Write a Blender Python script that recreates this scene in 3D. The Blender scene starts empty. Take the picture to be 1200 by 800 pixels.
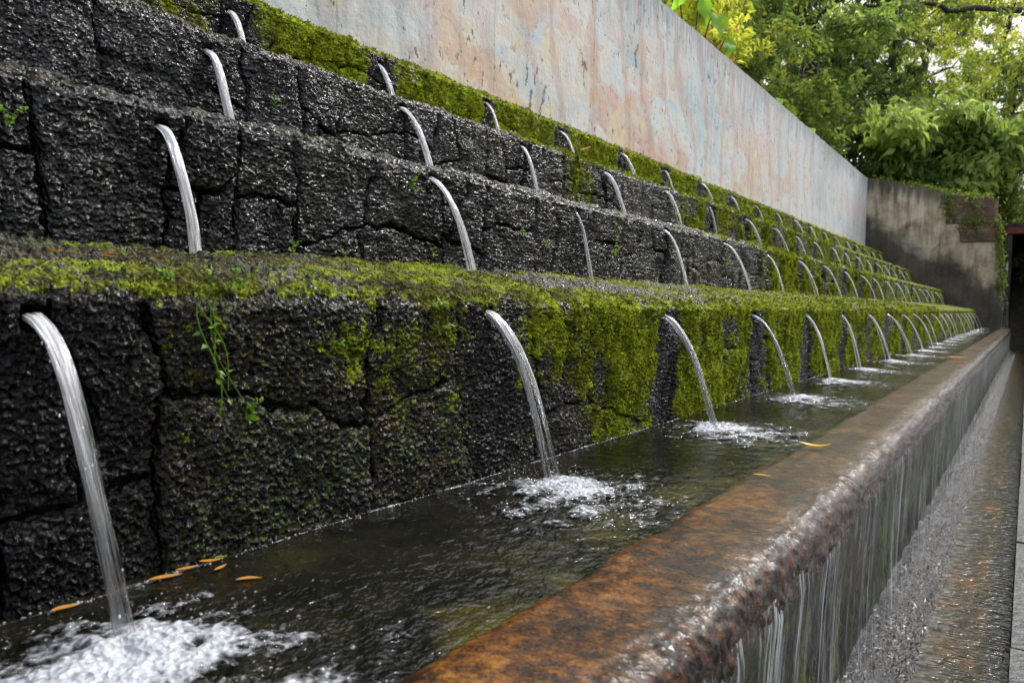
import bpy, math, random
import numpy as np
random.seed(7)
RS = np.random.RandomState(11)
C = bpy.context.scene.collection
sc = bpy.context.scene
PI = math.pi

# ------------------------------------------------------------------ noise
def _h(ix, iy, iz, seed):
    h = (ix.astype(np.int64)*374761393 + iy.astype(np.int64)*668265263 + iz.astype(np.int64)*2147483647 + seed*974711) & 0xffffffff
    h = ((h ^ (h >> 13))*1274126177) & 0xffffffff
    h = ((h ^ (h >> 16))*2246822519) & 0xffffffff
    return ((h ^ (h >> 15)) & 0xffffff)/float(0xffffff)
def vn(p, seed=0):
    """value noise -1..1 on an (N,3) array"""
    f = np.floor(p); t = p-f; t = t*t*t*(t*(t*6-15)+10)
    x, y, z = f[:, 0], f[:, 1], f[:, 2]; r = 0
    for a in (0, 1):
        wa = t[:, 0] if a else 1-t[:, 0]
        for b in (0, 1):
            wb = t[:, 1] if b else 1-t[:, 1]
            for c in (0, 1):
                wc = t[:, 2] if c else 1-t[:, 2]
                r = r + wa*wb*wc*_h(x+a, y+b, z+c, seed)
    return r*2-1
def fbm(p, octv=3, seed=0, gain=.5):
    r = 0; a = 1; s = 0
    for o in range(octv):
        r = r + a*vn(p*(2.03**o)+o*17.3, seed+o); s += a; a *= gain
    return r/s
def sst(a, b, x):
    t = np.clip((x-a)/(b-a), 0, 1); return t*t*(3-2*t)
def cells(u, v, jit, seed, span=1):
    """2-D Voronoi: distance to the cell border and a random number per cell"""
    iu, iv = np.floor(u), np.floor(v); z = np.zeros_like(u)
    d1 = np.full(u.shape, 9e9); d2 = d1.copy(); p1 = np.zeros(u.shape+(2,)); p2 = p1.copy(); idr = np.zeros(u.shape)
    for a in range(-span, span+1):
        for b in range(-1, 2):
            cu, cv = iu+a, iv+b
            px = cu+.5+jit*(_h(cu, cv, z, seed)-.5)+.5*(np.mod(cv, 2)); py = cv+.5+jit*(_h(cu, cv, z, seed+1)-.5)
            d = (u-px)**2+(v-py)**2
            n1 = d < d1; n2 = (~n1) & (d < d2)
            d2 = np.where(n1, d1, np.where(n2, d, d2)); p2 = np.where(n1[..., None], p1, p2)
            p2[n2] = np.stack([px, py], -1)[n2]
            d1 = np.where(n1, d, d1); p1[n1] = np.stack([px, py], -1)[n1]
            idr = np.where(n1, _h(cu, cv, z, seed+2), idr)
    sep = np.sqrt(((p2-p1)**2).sum(-1))+1e-6
    return (d2-d1)/(2*sep), idr

def masonry(u, v, seed):
    """rough blocks: slanting upright joints, each upright split at its own height; u in blocks, v 0..1 over the face.
    returns distance to the nearest joint (u units, v units) and a random number per block"""
    z = np.zeros_like(u); iu = np.floor(u)
    def bnd(i): return i+.62*(_h(i, z, z, seed)-.5)+(v-.5)*.55*(_h(i, z, z, seed+1)-.5)
    k = iu.copy(); lo = bnd(k)
    k = np.where(u < lo, k-1, k); k = np.where(u >= bnd(k+1), k+1, k)
    lo, hi = bnd(k), bnd(k+1)
    du = np.minimum(u-lo, hi-u)
    s1 = .34+.32*_h(k, z, z, seed+2); tilt = .38*(_h(k, z, z, seed+3)-.5)
    line = s1+tilt*(u-(lo+hi)/2)/np.maximum(hi-lo, .3)
    has = _h(k, z, z, seed+4) < .86
    dv = np.where(has, np.abs(v-line), 9.0)
    up = has & (v > line)
    # some blocks are cut once more, upright or slanting
    cut = _h(k, up*1.0, z, seed+5) < .38
    cx = lo+(hi-lo)*(.35+.3*_h(k, up*1.0, z, seed+6))+(v-np.where(up, .75, .25))*1.5*(_h(k, up*1.0, z, seed+7)-.5)
    du = np.where(cut & has, np.minimum(du, np.abs(u-cx)), du)
    cid = _h(k, up*1.0, (cut & has & (u > cx))*1.0, seed+8)
    return du, dv, cid

# ------------------------------------------------------------------ object helpers
def mesh(name, V, F, mat, smooth=True, attrs=None):
    me = bpy.data.meshes.new(name)
    V = np.asarray(V, np.float32); F = np.asarray(F, np.int32)
    me.vertices.add(len(V)); me.vertices.foreach_set('co', V.ravel())
    k = F.shape[1]
    me.loops.add(F.size); me.loops.foreach_set('vertex_index', F.ravel())
    me.polygons.add(len(F)); me.polygons.foreach_set('loop_start', np.arange(0, F.size, k, dtype=np.int32))
    me.polygons.foreach_set('use_smooth', np.full(len(F), smooth))
    for n, a in (attrs or {}).items():
        a = np.asarray(a, np.float32)
        if a.ndim == 1:
            at = me.attributes.new(n, 'FLOAT', 'POINT'); at.data.foreach_set('value', a)
        else:
            at = me.attributes.new(n, 'FLOAT_VECTOR', 'POINT'); at.data.foreach_set('vector', a.ravel())
    me.update(calc_edges=True); me.validate()
    if mat: me.materials.append(mat)
    return me
def base(o):
    p = np.zeros(3)
    while o is not None:
        p = p+np.array(o.location); o = o.parent
    return p
def obj(name, V, F, mat, parent=None, loc=None, smooth=True, attrs=None):
    """one mesh object; V is in world coordinates"""
    l = np.array(loc if loc is not None else (0, 0, 0), float)
    pb = base(parent)
    if parent is not None: l = np.zeros(3)
    o = bpy.data.objects.new(name, mesh(name, np.asarray(V)-pb-l, F, mat, smooth, attrs))
    o.location = l; o.parent = parent; C.objects.link(o)
    return o
def tag(o, label, cat, group=None):
    o['label'] = label; o['category'] = cat
    if group: o['group'] = group
    return o
def empty(name, label, cat, loc, group=None):
    o = bpy.data.objects.new(name, None); o.location = loc; C.objects.link(o); o.empty_display_size = .1
    return tag(o, label, cat, group)
def struct(o, kind='structure'):
    o['kind'] = kind; return o
def gridF(nr, nc, wrap=False):
    i, j = np.meshgrid(np.arange(nr-1), np.arange(nc if wrap else nc-1), indexing='ij')
    a = i*nc+j; b = i*nc+(j+1) % nc
    return np.stack([a, b, b+nc, a+nc], -1).reshape(-1, 4)
class MB:
    def __init__(s): s.v = []; s.f = []; s.n = 0; s.a = []
    def add(s, V, F, a=None):
        V = np.asarray(V, float); F = np.asarray(F)
        if F.shape[1] == 3: F = np.concatenate([F, F[:, 2:]], 1)
        s.v.append(V); s.f.append(F+s.n); s.n += len(V)
        s.a.append(np.zeros(len(V)) if a is None else np.broadcast_to(a, (len(V),)))
    def build(s, name, mat, parent=None, loc=None, smooth=True):
        V = np.concatenate(s.v); F = np.concatenate(s.f); A = np.concatenate(s.a)
        tri = F[:, 2] == F[:, 3]
        if tri.all(): F = F[:, :3]
        elif tri.any():
            q = F[~tri]; F = np.concatenate([q[:, [0, 1, 2]], q[:, [0, 2, 3]], F[tri][:, :3]])
        return obj(name, V, F, mat, parent, loc, smooth, {'tint': A})
def tube(path, rad, n=8, cap=True):
    P = np.asarray(path, float); R = np.broadcast_to(rad, (len(P),))
    T = np.gradient(P, axis=0); T /= np.linalg.norm(T, axis=1)[:, None]+1e-9
    up = np.array([.13, .31, .94]) if abs(T[0, 2]) < .8 else np.array([.94, .31, .13])
    A = np.cross(T, up); A /= np.linalg.norm(A, axis=1)[:, None]; B = np.cross(T, A)
    th = np.linspace(0, 2*PI, n, endpoint=False)
    V = P[:, None]+R[:, None, None]*(np.cos(th)[None, :, None]*A[:, None]+np.sin(th)[None, :, None]*B[:, None])
    return V.reshape(-1, 3), gridF(len(P), n, True)
def box(x0, x1, y0, y1, z0, z1):
    V = np.array([(x, y, z) for x in (x0, x1) for y in (y0, y1) for z in (z0, z1)], float)
    return V, np.array([(0, 1, 3, 2), (4, 6, 7, 5), (0, 4, 5, 1), (2, 3, 7, 6), (0, 2, 6, 4), (1, 5, 7, 3)])
_t = (1+5**.5)/2
ICO_V = np.array([(-1, _t, 0), (1, _t, 0), (-1, -_t, 0), (1, -_t, 0), (0, -1, _t), (0, 1, _t), (0, -1, -_t), (0, 1, -_t), (_t, 0, -1), (_t, 0, 1), (-_t, 0, -1), (-_t, 0, 1)])/math.sqrt(1+_t*_t)
ICO_F = np.array([(0, 11, 5), (0, 5, 1), (0, 1, 7), (0, 7, 10), (0, 10, 11), (1, 5, 9), (5, 11, 4), (11, 10, 2), (10, 7, 6), (7, 1, 8), (3, 9, 4), (3, 4, 2), (3, 2, 6), (3, 6, 8), (3, 8, 9), (4, 9, 5), (2, 4, 11), (6, 2, 10), (8, 6, 7), (9, 8, 1)])
def blobs(mb, P, R):
    """many little rounded drops"""
    P = np.asarray(P); R = np.asarray(R)
    if not len(P): return
    R3 = R[:, None] if R.ndim == 1 else R
    V = (P[:, None]+ICO_V[None]*R3[:, None]).reshape(-1, 3)
    F = (ICO_F[None]+np.arange(len(P))[:, None, None]*12).reshape(-1, 3)
    mb.add(V, F)
def leaves(mb, P, D, N, L, W, tint, fold=.25):
    """pointed folded leaves: base P, direction D, normal N, length L, width W (arrays)"""
    P, D, N = map(np.asarray, (P, D, N))
    D = D/(np.linalg.norm(D, axis=1)[:, None]+1e-9)
    S = np.cross(D, N); S /= np.linalg.norm(S, axis=1)[:, None]+1e-9
    N = np.cross(S, D); L = np.asarray(L)[:, None]; W = np.asarray(W)[:, None]
    a = P; m = P+D*L*.45-N*L*.03; t = P+D*L-N*L*.12
    l = P+D*L*.4+S*W*.5+N*W*fold; r = P+D*L*.4-S*W*.5+N*W*fold
    V = np.stack([a, l, t, r, m], 1).reshape(-1, 3)
    F = np.array([(0, 4, 1), (1, 4, 2), (0, 3, 4), (4, 3, 2)])
    F = (F[None]+np.arange(len(P))[:, None, None]*5).reshape(-1, 3)
    mb.add(V, F, np.repeat(np.asarray(tint), 5))
def rdir(n, rs=RS):
    d = rs.normal(size=(n, 3)); return d/np.linalg.norm(d, axis=1)[:, None]

# ------------------------------------------------------------------ materials
class M:
    def __init__(s, name):
        s.m = bpy.data.materials.new(name); s.m.use_nodes = True; s.t = s.m.node_tree; s.t.nodes.clear()
        s.out = s.t.nodes.new('ShaderNodeOutputMaterial')
    def n(s, typ, **kw):
        nd = s.t.nodes.new('ShaderNode'+typ)
        ins = kw.pop('i', {})
        for k, v in kw.items(): setattr(nd, k, v)
        for k, v in ins.items(): s.set(nd.inputs[k], v)
        return nd
    def set(s, sock, v):
        if isinstance(v, bpy.types.NodeSocket): s.t.links.new(v, sock)
        elif isinstance(v, (tuple, list)) and len(v) == 3 and sock.type == 'RGBA': sock.default_value = (*v, 1)
        else: sock.default_value = v
    def pos(s): return s.n('NewGeometry').outputs['Position']
    def attr(s, name, vec=False):
        a = s.n('Attribute', attribute_name=name); return a.outputs['Vector' if vec else 'Fac']
    def scale(s, v, xyz):
        return s.n('VectorMath', operation='MULTIPLY', i={0: v, 1: xyz}).outputs[0]
    def noise(s, v, sc_, det=3, rough=.55, dist=0):
        return s.n('TexNoise', i={'Vector': v, 'Scale': sc_, 'Detail': det, 'Roughness': rough, 'Distortion': dist}).outputs['Fac']
    def vor(s, v, sc_, feature='F1', rnd=1.0, out='Distance'):
        return s.n('TexVoronoi', feature=feature, i={'Vector': v, 'Scale': sc_, 'Randomness': rnd}).outputs[out]
    def ramp(s, f, stops):
        r = s.n('ValToRGB', i={'Fac': f}); e = r.color_ramp.elements
        while len(e) > 1: e.remove(e[-1])
        for k, (p, c) in enumerate(stops):
            el = e[0] if k == 0 else e.new(p)
            el.position = p; el.color = (*c, 1) if isinstance(c, (tuple, list)) else (c, c, c, 1)
        return r.outputs['Color']
    def mp(s, f, a, b, c=0, d=1, smooth=False):
        return s.n('MapRange', interpolation_type='SMOOTHSTEP' if smooth else 'LINEAR', i={'Value': f, 'From Min': a, 'From Max': b, 'To Min': c, 'To Max': d}).outputs[0]
    def ma(s, op, a, b=0.0, c=None, clamp=False):
        i = {0: a, 1: b}
        if c is not None: i[2] = c
        return s.n('Math', operation=op, use_clamp=clamp, i=i).outputs[0]
    def mix(s, f, a, b, mode='MIX'):
        x = s.n('Mix', data_type='RGBA', blend_type=mode); s.set(x.inputs[0], f); s.set(x.inputs[6], a); s.set(x.inputs[7], b); return x.outputs[2]
    def bump(s, h, dist, strength=1.0, nrm=None):
        i = {'Height': h, 'Distance': dist, 'Strength': strength}
        if nrm is not None: i['Normal'] = nrm
        return s.n('Bump', i=i).outputs[0]
    def pbr(s, **kw):
        b = s.n('BsdfPrincipled'); 
        for k, v in kw.items(): s.set(b.inputs[k.replace('_', ' ')], v)
        return b.outputs[0]
    def mixsh(s, f, a, b):
        return s.n('MixShader', i={0: f, 1: a, 2: b}).outputs[0]
    def done(s, sh): s.t.links.new(sh, s.out.inputs['Surface']); return s.m

def mat_stone():
    m = M('wet_volcanic_stone'); P = m.pos()
    moss, joint, tint, wet = m.attr('moss'), m.attr('joint'), m.attr('tint'), m.attr('wet')
    n1 = m.noise(P, 9, 4); n2 = m.noise(P, 70, 4, .6); n3 = m.noise(P, 260, 3, .6)
    v = m.vor(P, 95)
    col = m.ramp(m.ma('ADD', m.ma('MULTIPLY', n1, .5), m.ma('MULTIPLY', n2, .5)), [(.34, (.002, .002, .0024)), (.5, (.0045, .0042, .0042)), (.64, (.015, .0138, .013))])
    col = m.mix(m.mp(tint, 0, 1, 0, .5), col, (.012, .012, .014))
    # ochre algae film where the moss is thin
    film = m.ma('MULTIPLY', m.attr('film'), m.mp(n2, .42, .62, 0, 1, True))
    col = m.mix(m.ma('MULTIPLY', film, .9), col, m.ramp(n1, [(.38, (.085, .050, .008)), (.5, (.055, .058, .008)), (.62, (.06, .085, .008))]))
    col = m.mix(m.mp(joint, .2, .9), col, (.003, .003, .003))
    # moss
    k = m.ma('ADD', moss, m.ma('ADD', m.ma('MULTIPLY', m.ma('SUBTRACT', n2, .5), 1.1), m.ma('MULTIPLY', m.ma('SUBTRACT', n3, .5), .7)))
    cov = m.mp(k, .42, .62, 0, 1, True)
    n4 = m.noise(P, 22, 3)
    mcol = m.ramp(m.ma('ADD', m.ma('MULTIPLY', n4, .55), m.ma('MULTIPLY', n3, .45)), [(.37, (.024, .035, .004)), (.46, (.15, .195, .009)), (.57, (.37, .44, .020))])
    br = m.mp(m.noise(P, 6, 3), .42, .62, 0, 1, True)
    yy = m.n('SeparateXYZ', i={0: P}).outputs[1]
    mcol = m.mix(m.ma('ADD', m.ma('MULTIPLY', br, m.mp(yy, 1.0, 3.0, .75, .34)), m.ma('MULTIPLY', m.attr('tread'), .34), clamp=True), mcol, m.ramp(n3, [(.4, (.022, .019, .008)), (.62, (.10, .085, .025))]))
    col = m.mix(cov, col, mcol)
    rough = m.mix(m.ma('MULTIPLY', film, .7), m.ramp(n1, [(.35, .07), (.65, .24)]), (.6, .6, .6)); rough = m.mix(cov, rough, (.9, .9, .9))
    spec = m.mix(cov, m.ramp(wet, [(0, .62), (.8, .32)]), (.15, .15, .15))
    h = m.ma('ADD', m.ma('MULTIPLY', v, .9), m.ma('ADD', m.ma('MULTIPLY', n2, .6), m.ma('MULTIPLY', n3, .35)))
    b = m.bump(h, .0085, 1.0)
    return m.done(m.pbr(Base_Color=col, Roughness=rough, Specular_IOR_Level=spec, Normal=b))
def mat_moss():
    m = M('moss_tuft'); t = m.attr('tint')
    c = m.ramp(t, [(0, (.035, .05, .006)), (.4, (.17, .215, .010)), (.75, (.40, .46, .020)), (1, (.38, .35, .05))])
    d = m.pbr(Base_Color=c, Roughness=.7, Specular_IOR_Level=.2)
    tr = m.n('BsdfTranslucent', i={'Color': c}).outputs[0]
    return m.done(m.mixsh(.3, d, tr))
def mat_leaf(name, stops, trans=.45, rough=.45, boost=1.6):
    m = M(name); t = m.attr('tint')
    c = m.ramp(t, stops)
    d = m.pbr(Base_Color=c, Roughness=rough, Specular_IOR_Level=.35)
    tr = m.n('BsdfTranslucent', i={'Color': m.mix(1, c, (boost*1.25, boost*1.2, boost*.9), 'MULTIPLY')}).outputs[0]
    return m.done(m.mixsh(trans, d, tr))
def mat_bark():
    m = M('bark'); P = m.pos(); n = m.noise(m.scale(P, (6, 6, 1.2)), 3, 4)
    return m.done(m.pbr(Base_Color=m.ramp(n, [(.3, (.02, .016, .011)), (.7, (.07, .058, .042))]), Roughness=.9, Normal=m.bump(n, .03)))
def mat_jet():
    m = M('falling_water'); J = m.attr('juv', True); w = m.attr('white')
    s1 = m.noise(J, 1, 3, .55)
    s2 = m.noise(m.scale(J, (2.7, 2.7, 1.3)), 1, 2)
    f = m.ma('ADD', m.ma('ADD', m.ma('MULTIPLY', s1, .7), m.ma('MULTIPLY', s2, .3)), w)
    f = m.mp(f, .5, .72, .0, .96, True)
    b = m.bump(s1, .006, .8)
    clear = m.n('BsdfGlass', i={'Color': (.97, .98, 1), 'Roughness': .04, 'IOR': 1.25, 'Normal': b}).outputs[0]
    clear = m.mixsh(.35, clear, m.n('BsdfTransparent').outputs[0])
    wht = m.pbr(Base_Color=(.95, .96, .97), Roughness=.12, Specular_IOR_Level=1.0, Normal=b)
    wht = m.mixsh(.22, wht, m.n('BsdfTranslucent', i={'Color': (.9, .92, .95)}).outputs[0])
    gap = m.noise(m.scale(J, (1.3, 1.3, 2.6)), 1, 3, .6)
    sl_ = m.attr('along')
    hole = m.mp(m.ma('ADD', gap, m.ma('MULTIPLY', sl_, .19)), .59, .68, 0, .9, True)
    return m.done(m.mixsh(hole, m.mixsh(f, clear, wht), m.n('BsdfTransparent').outputs[0]))
def mat_foam():
    m = M('white_foam'); P = m.pos(); d = m.attr('tint')
    v = m.vor(P, 110); n = m.noise(P, 60, 3)
    b = m.bump(m.ma('ADD', v, n), .006)
    v2 = m.vor(m.n('VectorMath', operation='MULTIPLY_ADD', i={0: m.n('TexNoise', i={'Vector': P, 'Scale': 25.0}).outputs['Color'], 1: (.03, .03, .03), 2: P}).outputs[0], 48, 'DISTANCE_TO_EDGE')
    lace = m.mp(v2, .0, .25, .2, -.2)
    f = m.mp(m.ma('ADD', d, m.ma('ADD', lace, m.ma('MULTIPLY', m.ma('SUBTRACT', n, .5), 1.3))), .08, 1.05, .0, .85, True)
    wht = m.pbr(Base_Color=(.58, .61, .65), Roughness=.25, Normal=b)
    clear = m.mixsh(m.n('Fresnel', i={'IOR': 1.33, 'Normal': b}).outputs[0], m.n('BsdfTransparent').outputs[0], m.n('BsdfGlossy', i={'Roughness': .05, 'Normal': b}).outputs[0])
    return m.done(m.mixsh(f, clear, wht))
def mat_basin_water():
    m = M('basin_water'); P = m.pos()
    a = m.noise(m.scale(P, (1, .8, 1)), 7, 3); b = m.noise(P, 30, 3, .5, .6); c = m.noise(m.scale(P, (1.2, .7, 1)), 75, 2)
    x = m.n('SeparateXYZ', i={0: P}).outputs[0]
    near = m.mp(x, -.75, -.55, 0, 1, True)
    col = m.ramp(a, [(.35, (.004, .0045, .003)), (.6, (.012, .011, .0065)), (.75, (.022, .019, .007))])
    col = m.mix(m.ma('MULTIPLY', near, m.mp(a, .45, .65)), col, (.045, .04, .007))
    amp = m.attr('tint')
    h = m.ma('ADD', m.ma('MULTIPLY', b, .7), m.ma('MULTIPLY', c, .3))
    nb = m.n('Bump', i={'Height': h, 'Distance': m.ma('MULTIPLY', amp, .02), 'Strength': 1.0}).outputs[0]
    return m.done(m.pbr(Base_Color=col, Roughness=.04, IOR=1.33, Specular_IOR_Level=.5, Normal=nb))
def mat_rim():
    m = M('wet_rust_stone'); P = m.pos()
    X = m.n('SeparateXYZ', i={0: P})
    a = m.noise(P, 5, 4); b = m.noise(P, 38, 4, .6); c = m.noise(P, 150, 3, .6)
    big = m.noise(m.scale(P, (.6, 1, .6)), 1.6, 2)
    f = m.ma('ADD', m.ma('MULTIPLY', a, .36), m.ma('ADD', m.ma('MULTIPLY', b, .38), m.ma('MULTIPLY', c, .26)))
    col = m.ramp(f, [(.40, (.005, .0025, .001)), (.47, (.022, .009, .002)), (.52, (.070, .025, .003)), (.58, (.165, .060, .006)), (.65, (.26, .13, .026))])
    oli = m.ramp(f, [(.39, (.005, .003, .001)), (.46, (.024, .013, .003)), (.52, (.068, .034, .006)), (.60, (.145, .070, .013))])
    far = m.mp(m.ma('ADD', X.outputs[1], m.ma('MULTIPLY', big, 2.0)), 1.6, 2.9, 0, 1, True)
    patch = m.mp(m.noise(m.scale(P, (1, .55, 1)), 2.6, 2), .52, .62, 0, 1, True)
    col = m.mix(m.ma('MULTIPLY', far, m.ma('SUBTRACT', 1, m.ma('MULTIPLY', patch, .85))), col, oli)
    col = m.mix(m.mp(X.outputs[0], -.375, -.335, 0, .9), col, m.ramp(b, [(.42, (.006, .003, .0015)), (.54, (.035, .013, .003)), (.64, (.11, .036, .006))]))
    # thin film of water running over the edge: ripples stretched along the flow
    fl = m.noise(m.scale(P, (20, 40, 20)), 1.7, 4, .6, .8)
    fl2 = m.noise(P, 110, 3, .55, .4)
    h = m.ma('ADD', m.ma('MULTIPLY', fl, .6), m.ma('MULTIPLY', fl2, .4))
    dd_ = m.mp(X.outputs[0], -.42, -.36, .0024, .0060, True)
    cb = m.n('Bump', i={'Height': h, 'Distance': dd_, 'Strength': 1.0}).outputs[0]
    nb = m.bump(m.ma('ADD', b, c), .005, .9)
    return m.done(m.pbr(Base_Color=col, Roughness=.5, Specular_IOR_Level=.12, Normal=nb, Coat_Weight=m.mp(X.outputs[0], -.42, -.355, .62, 1.0, True), Coat_Roughness=.03, Coat_IOR=1.36, Coat_Normal=cb))
def mat_outer():
    m = M('wet_algae_wall'); P = m.pos()
    S = m.scale(P, (3, 3, 1.9)); a = m.noise(S, 4.2, 4); b = m.noise(P, 40, 4)
    col = m.ramp(b, [(.3, (.005, .005, .005)), (.6, (.018, .017, .015)), (.75, (.045, .04, .036))])
    col = m.mix(m.mp(m.ma('ADD', a, m.ma('MULTIPLY', b, .25)), .62, .68, 0, .8, True), col, m.ramp(b, [(.35, (.02, .04, .004)), (.65, (.14, .23, .016))]))
    return m.done(m.pbr(Base_Color=col, Roughness=.35, Specular_IOR_Level=.2, Normal=m.bump(b, .01)))
def mat_veil():
    m = M('water_curtain'); P = m.pos()
    S = m.scale(P, (20, 44, .9))
    s = m.noise(S, 1.9, 4, .62, .35); s2 = m.noise(m.scale(P, (1, 1, .25)), 3.2, 2); dr = m.noise(m.scale(P, (60, 90, 22)), 1.2, 2)
    y = m.n('SeparateXYZ', i={0: P}).outputs[1]
    boost = m.mp(y, 1.5, 8, -.03, .03)
    f = m.ma('ADD', m.ma('ADD', s, boost), m.ma('ADD', m.ma('MULTIPLY', m.ma('SUBTRACT', s2, .5), .55), m.ma('MULTIPLY', m.ma('SUBTRACT', dr, .5), .35)))
    s3 = m.noise(m.scale(P, (20, 96, 1.3)), 1.9, 2, .5); s4 = m.noise(m.scale(P, (1, 7, .7)), 1.9, 2)
    f3 = m.mp(m.ma('ADD', s3, m.ma('MULTIPLY', m.ma('SUBTRACT', s4, .5), .6)), .60, .70, 0, .9, True)
    f = m.ma('MAXIMUM', m.mp(f, .55, .78, .0, .45, True), f3)
    b = m.bump(s, .02, .8)
    fr = m.n('Fresnel', i={'IOR': 1.33, 'Normal': b}).outputs[0]
    clear = m.mixsh(m.ma('MULTIPLY', fr, .3), m.n('BsdfTransparent', i={'Color': (.95, .96, .97)}).outputs[0], m.n('BsdfGlossy', i={'Roughness': .08, 'Normal': b}).outputs[0])
    wht = m.pbr(Base_Color=(.78, .81, .86), Roughness=.15, Normal=b)
    return m.done(m.mixsh(f, clear, wht))
def mat_gravel():
    m = M('wet_gravel'); P = m.pos(); n = m.noise(P, 60, 3); k = m.attr('tint')
    col = m.ramp(n, [(.3, (.003, .003, .0032)), (.7, (.015, .015, .0155))])
    col = m.mix(m.mp(m.ma('ADD', k, m.ma('MULTIPLY', n, .6)), 1.0, 1.5, 0, .3, True), col, (.45, .48, .53))
    return m.done(m.pbr(Base_Color=col, Roughness=.16, Normal=m.bump(m.noise(P, 120, 3), .008), Specular_IOR_Level=.4))
def mat_channel():
    m = M('channel_water'); P = m.pos(); x = m.n('SeparateXYZ', i={0: P})
    a = m.noise(m.scale(P, (2.2, 1, 1)), 4, 4); b = m.noise(P, 28, 3); c = m.noise(m.scale(P, (14, 40, 1)), 1.6, 3, .5, .5)
    col = m.ramp(m.ma('ADD', m.ma('MULTIPLY', a, .6), m.ma('MULTIPLY', b, .4)), [(.38, (.010, .009, .005)), (.48, (.032, .024, .008)), (.55, (.055, .036, .011)), (.63, (.17, .07, .013))])
    pale = m.mp(m.ma('ADD', x.outputs[0], m.ma('MULTIPLY', m.ma('SUBTRACT', a, .5), .12)), -.12, -.22, 0, .6, True)
    col = m.mix(pale, col, m.ramp(b, [(.38, (.035, .032, .025)), (.62, (.20, .19, .165))]))
    col = m.mix(m.mp(x.outputs[0], -.085, -.05, 0, .9, True), col, (.006, .007, .004))
    return m.done(m.pbr(Base_Color=col, Roughness=.08, IOR=1.33, Normal=m.bump(m.ma('ADD', c, b), .006)))
def mat_mural():
    m = M('faded_mural_plaster'); P = m.pos(); s = m.n('SeparateXYZ', i={0: P}); y, z = s.outputs[1], s.outputs[2]
    wv = m.n('TexNoise', i={'Vector': P, 'Scale': 1.3, 'Detail': 3.0}).outputs['Color']
    W = m.n('VectorMath', operation='MULTIPLY_ADD', i={0: wv, 1: (.5, .5, .5), 2: P}).outputs[0]
    a = m.noise(m.scale(W, (1, .6, 1.2)), 1.0, 4, .55, .25); b = m.noise(m.scale(W, (1, .55, 1.1)), 1.35, 4, .55, .35); g = m.noise(P, 11, 5, .65)
    base_ = m.ramp(a, [(.34, (.44, .54, .58)), (.43, (.62, .68, .70)), (.50, (.74, .745, .74)), (.56, (.73, .67, .62)), (.61, (.74, .70, .62)), (.68, (.60, .64, .72))])
    col = m.mix(m.ma('MULTIPLY', m.mp(b, .485, .575, 0, .9, True), m.ma('MULTIPLY', m.mp(z, 2.9, 2.2, .15, 1), m.mp(y, 2.5, 5.0, .45, 1))), base_, m.ramp(m.noise(W, 1.7, 2), [(.42, (.72, .45, .28)), (.5, (.74, .58, .36)), (.57, (.68, .42, .35))]))
    col = m.mix(m.mp(b, .46, .36, 0, .5, True), col, (.47, .58, .62))
    m2 = m.noise(W, 3.1, 4, .6)
    col = m.mix(m.ma('MULTIPLY', m.mp(m2, .52, .64, 0, .7, True), m.mp(z, 3.1, 2.4, .25, 1)), col, m.ramp(m.noise(W, .8, 2), [(.42, (.76, .64, .42)), (.52, (.80, .78, .70)), (.6, (.70, .54, .46))]))
    # painted contours, hardly readable any more
    lines = m.n('TexWave', wave_type='RINGS', i={'Vector': m.scale(W, (.3, 1, 1)), 'Scale': .55, 'Distortion': 7.0, 'Detail': 3.0, 'Detail Scale': 1.1}).outputs['Fac']
    col = m.mix(m.ma('MULTIPLY', m.mp(lines, .72, .98, 0, 1, True), m.mp(y, 4, 6, .12, .5)), col, (.55, .34, .25))
    # lime wash runs, washed out towards the far end
    dr = m.noise(m.scale(P, (1, 9, .35)), 1.5, 4, .65); dr2 = m.noise(m.scale(P, (1, 24, .8)), 1.4, 3, .6)
    wash = m.ma('ADD', m.mp(y, 7, 17, .12, .72), m.ma('MULTIPLY', m.ma('SUBTRACT', dr, .5), m.mp(y, 4, 12, .9, 2.4)), clamp=True)
    col = m.mix(m.ma('MULTIPLY', wash, .8), col, m.ramp(dr2, [(.35, (.56, .63, .70)), (.6, (.78, .79, .80))]))
    col = m.mix(m.mp(dr2, .56, .72, 0, .5, True), col, (.82, .82, .82))
    col = m.mix(m.mp(g, .42, .31, 0, .6, True), col, (.24, .23, .22))
    # black mould from the top edge and grime at the foot
    top = m.ma('SUBTRACT', m.mp(y, 0, 21, 3.40, 3.31), z)
    tk = m.ma('ADD', m.mp(top, 0, 1.1, .95, -.25), m.ma('MULTIPLY', m.ma('SUBTRACT', m.noise(m.scale(P, (1, 16, .8)), 1.5, 4, .7), .5), 2.0))
    col = m.mix(m.mp(tk, .4, 1.0, 0, .62, True), col, (.27, .275, .285))
    col = m.mix(m.mp(m.ma('ADD', m.mp(z, 1.35, 1.7, .6, 0), m.ma('SUBTRACT', dr, .5)), .25, .7, 0, .35, True), col, (.30, .29, .25))
    gr = m.ma('ADD', m.mp(y, 2, 6.5, .85, .1), m.ma('MULTIPLY', m.ma('SUBTRACT', m.noise(m.scale(P, (1, 3, .7)), 1.6, 5, .7), .5), 2.2))
    col = m.mix(m.mp(gr, .35, 1.0, 0, .6, True), col, (.33, .34, .345))
    # chips showing the dark render
    ch = m.noise(m.scale(P, (1, 2.2, 1.0)), 7.5, 4, .62); chm = m.mp(m.ma('ADD', ch, m.ma('MULTIPLY', m.ma('SUBTRACT', m.noise(P, 1.4, 2), .5), .35)), .64, .68, 0, .85, True)
    col = m.mix(chm, col, (.13, .115, .10))
    jt = m.ma('ABSOLUTE', m.ma('SUBTRACT', m.ma('FRACT', m.ma('MULTIPLY', y, .62)), .5))
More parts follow.
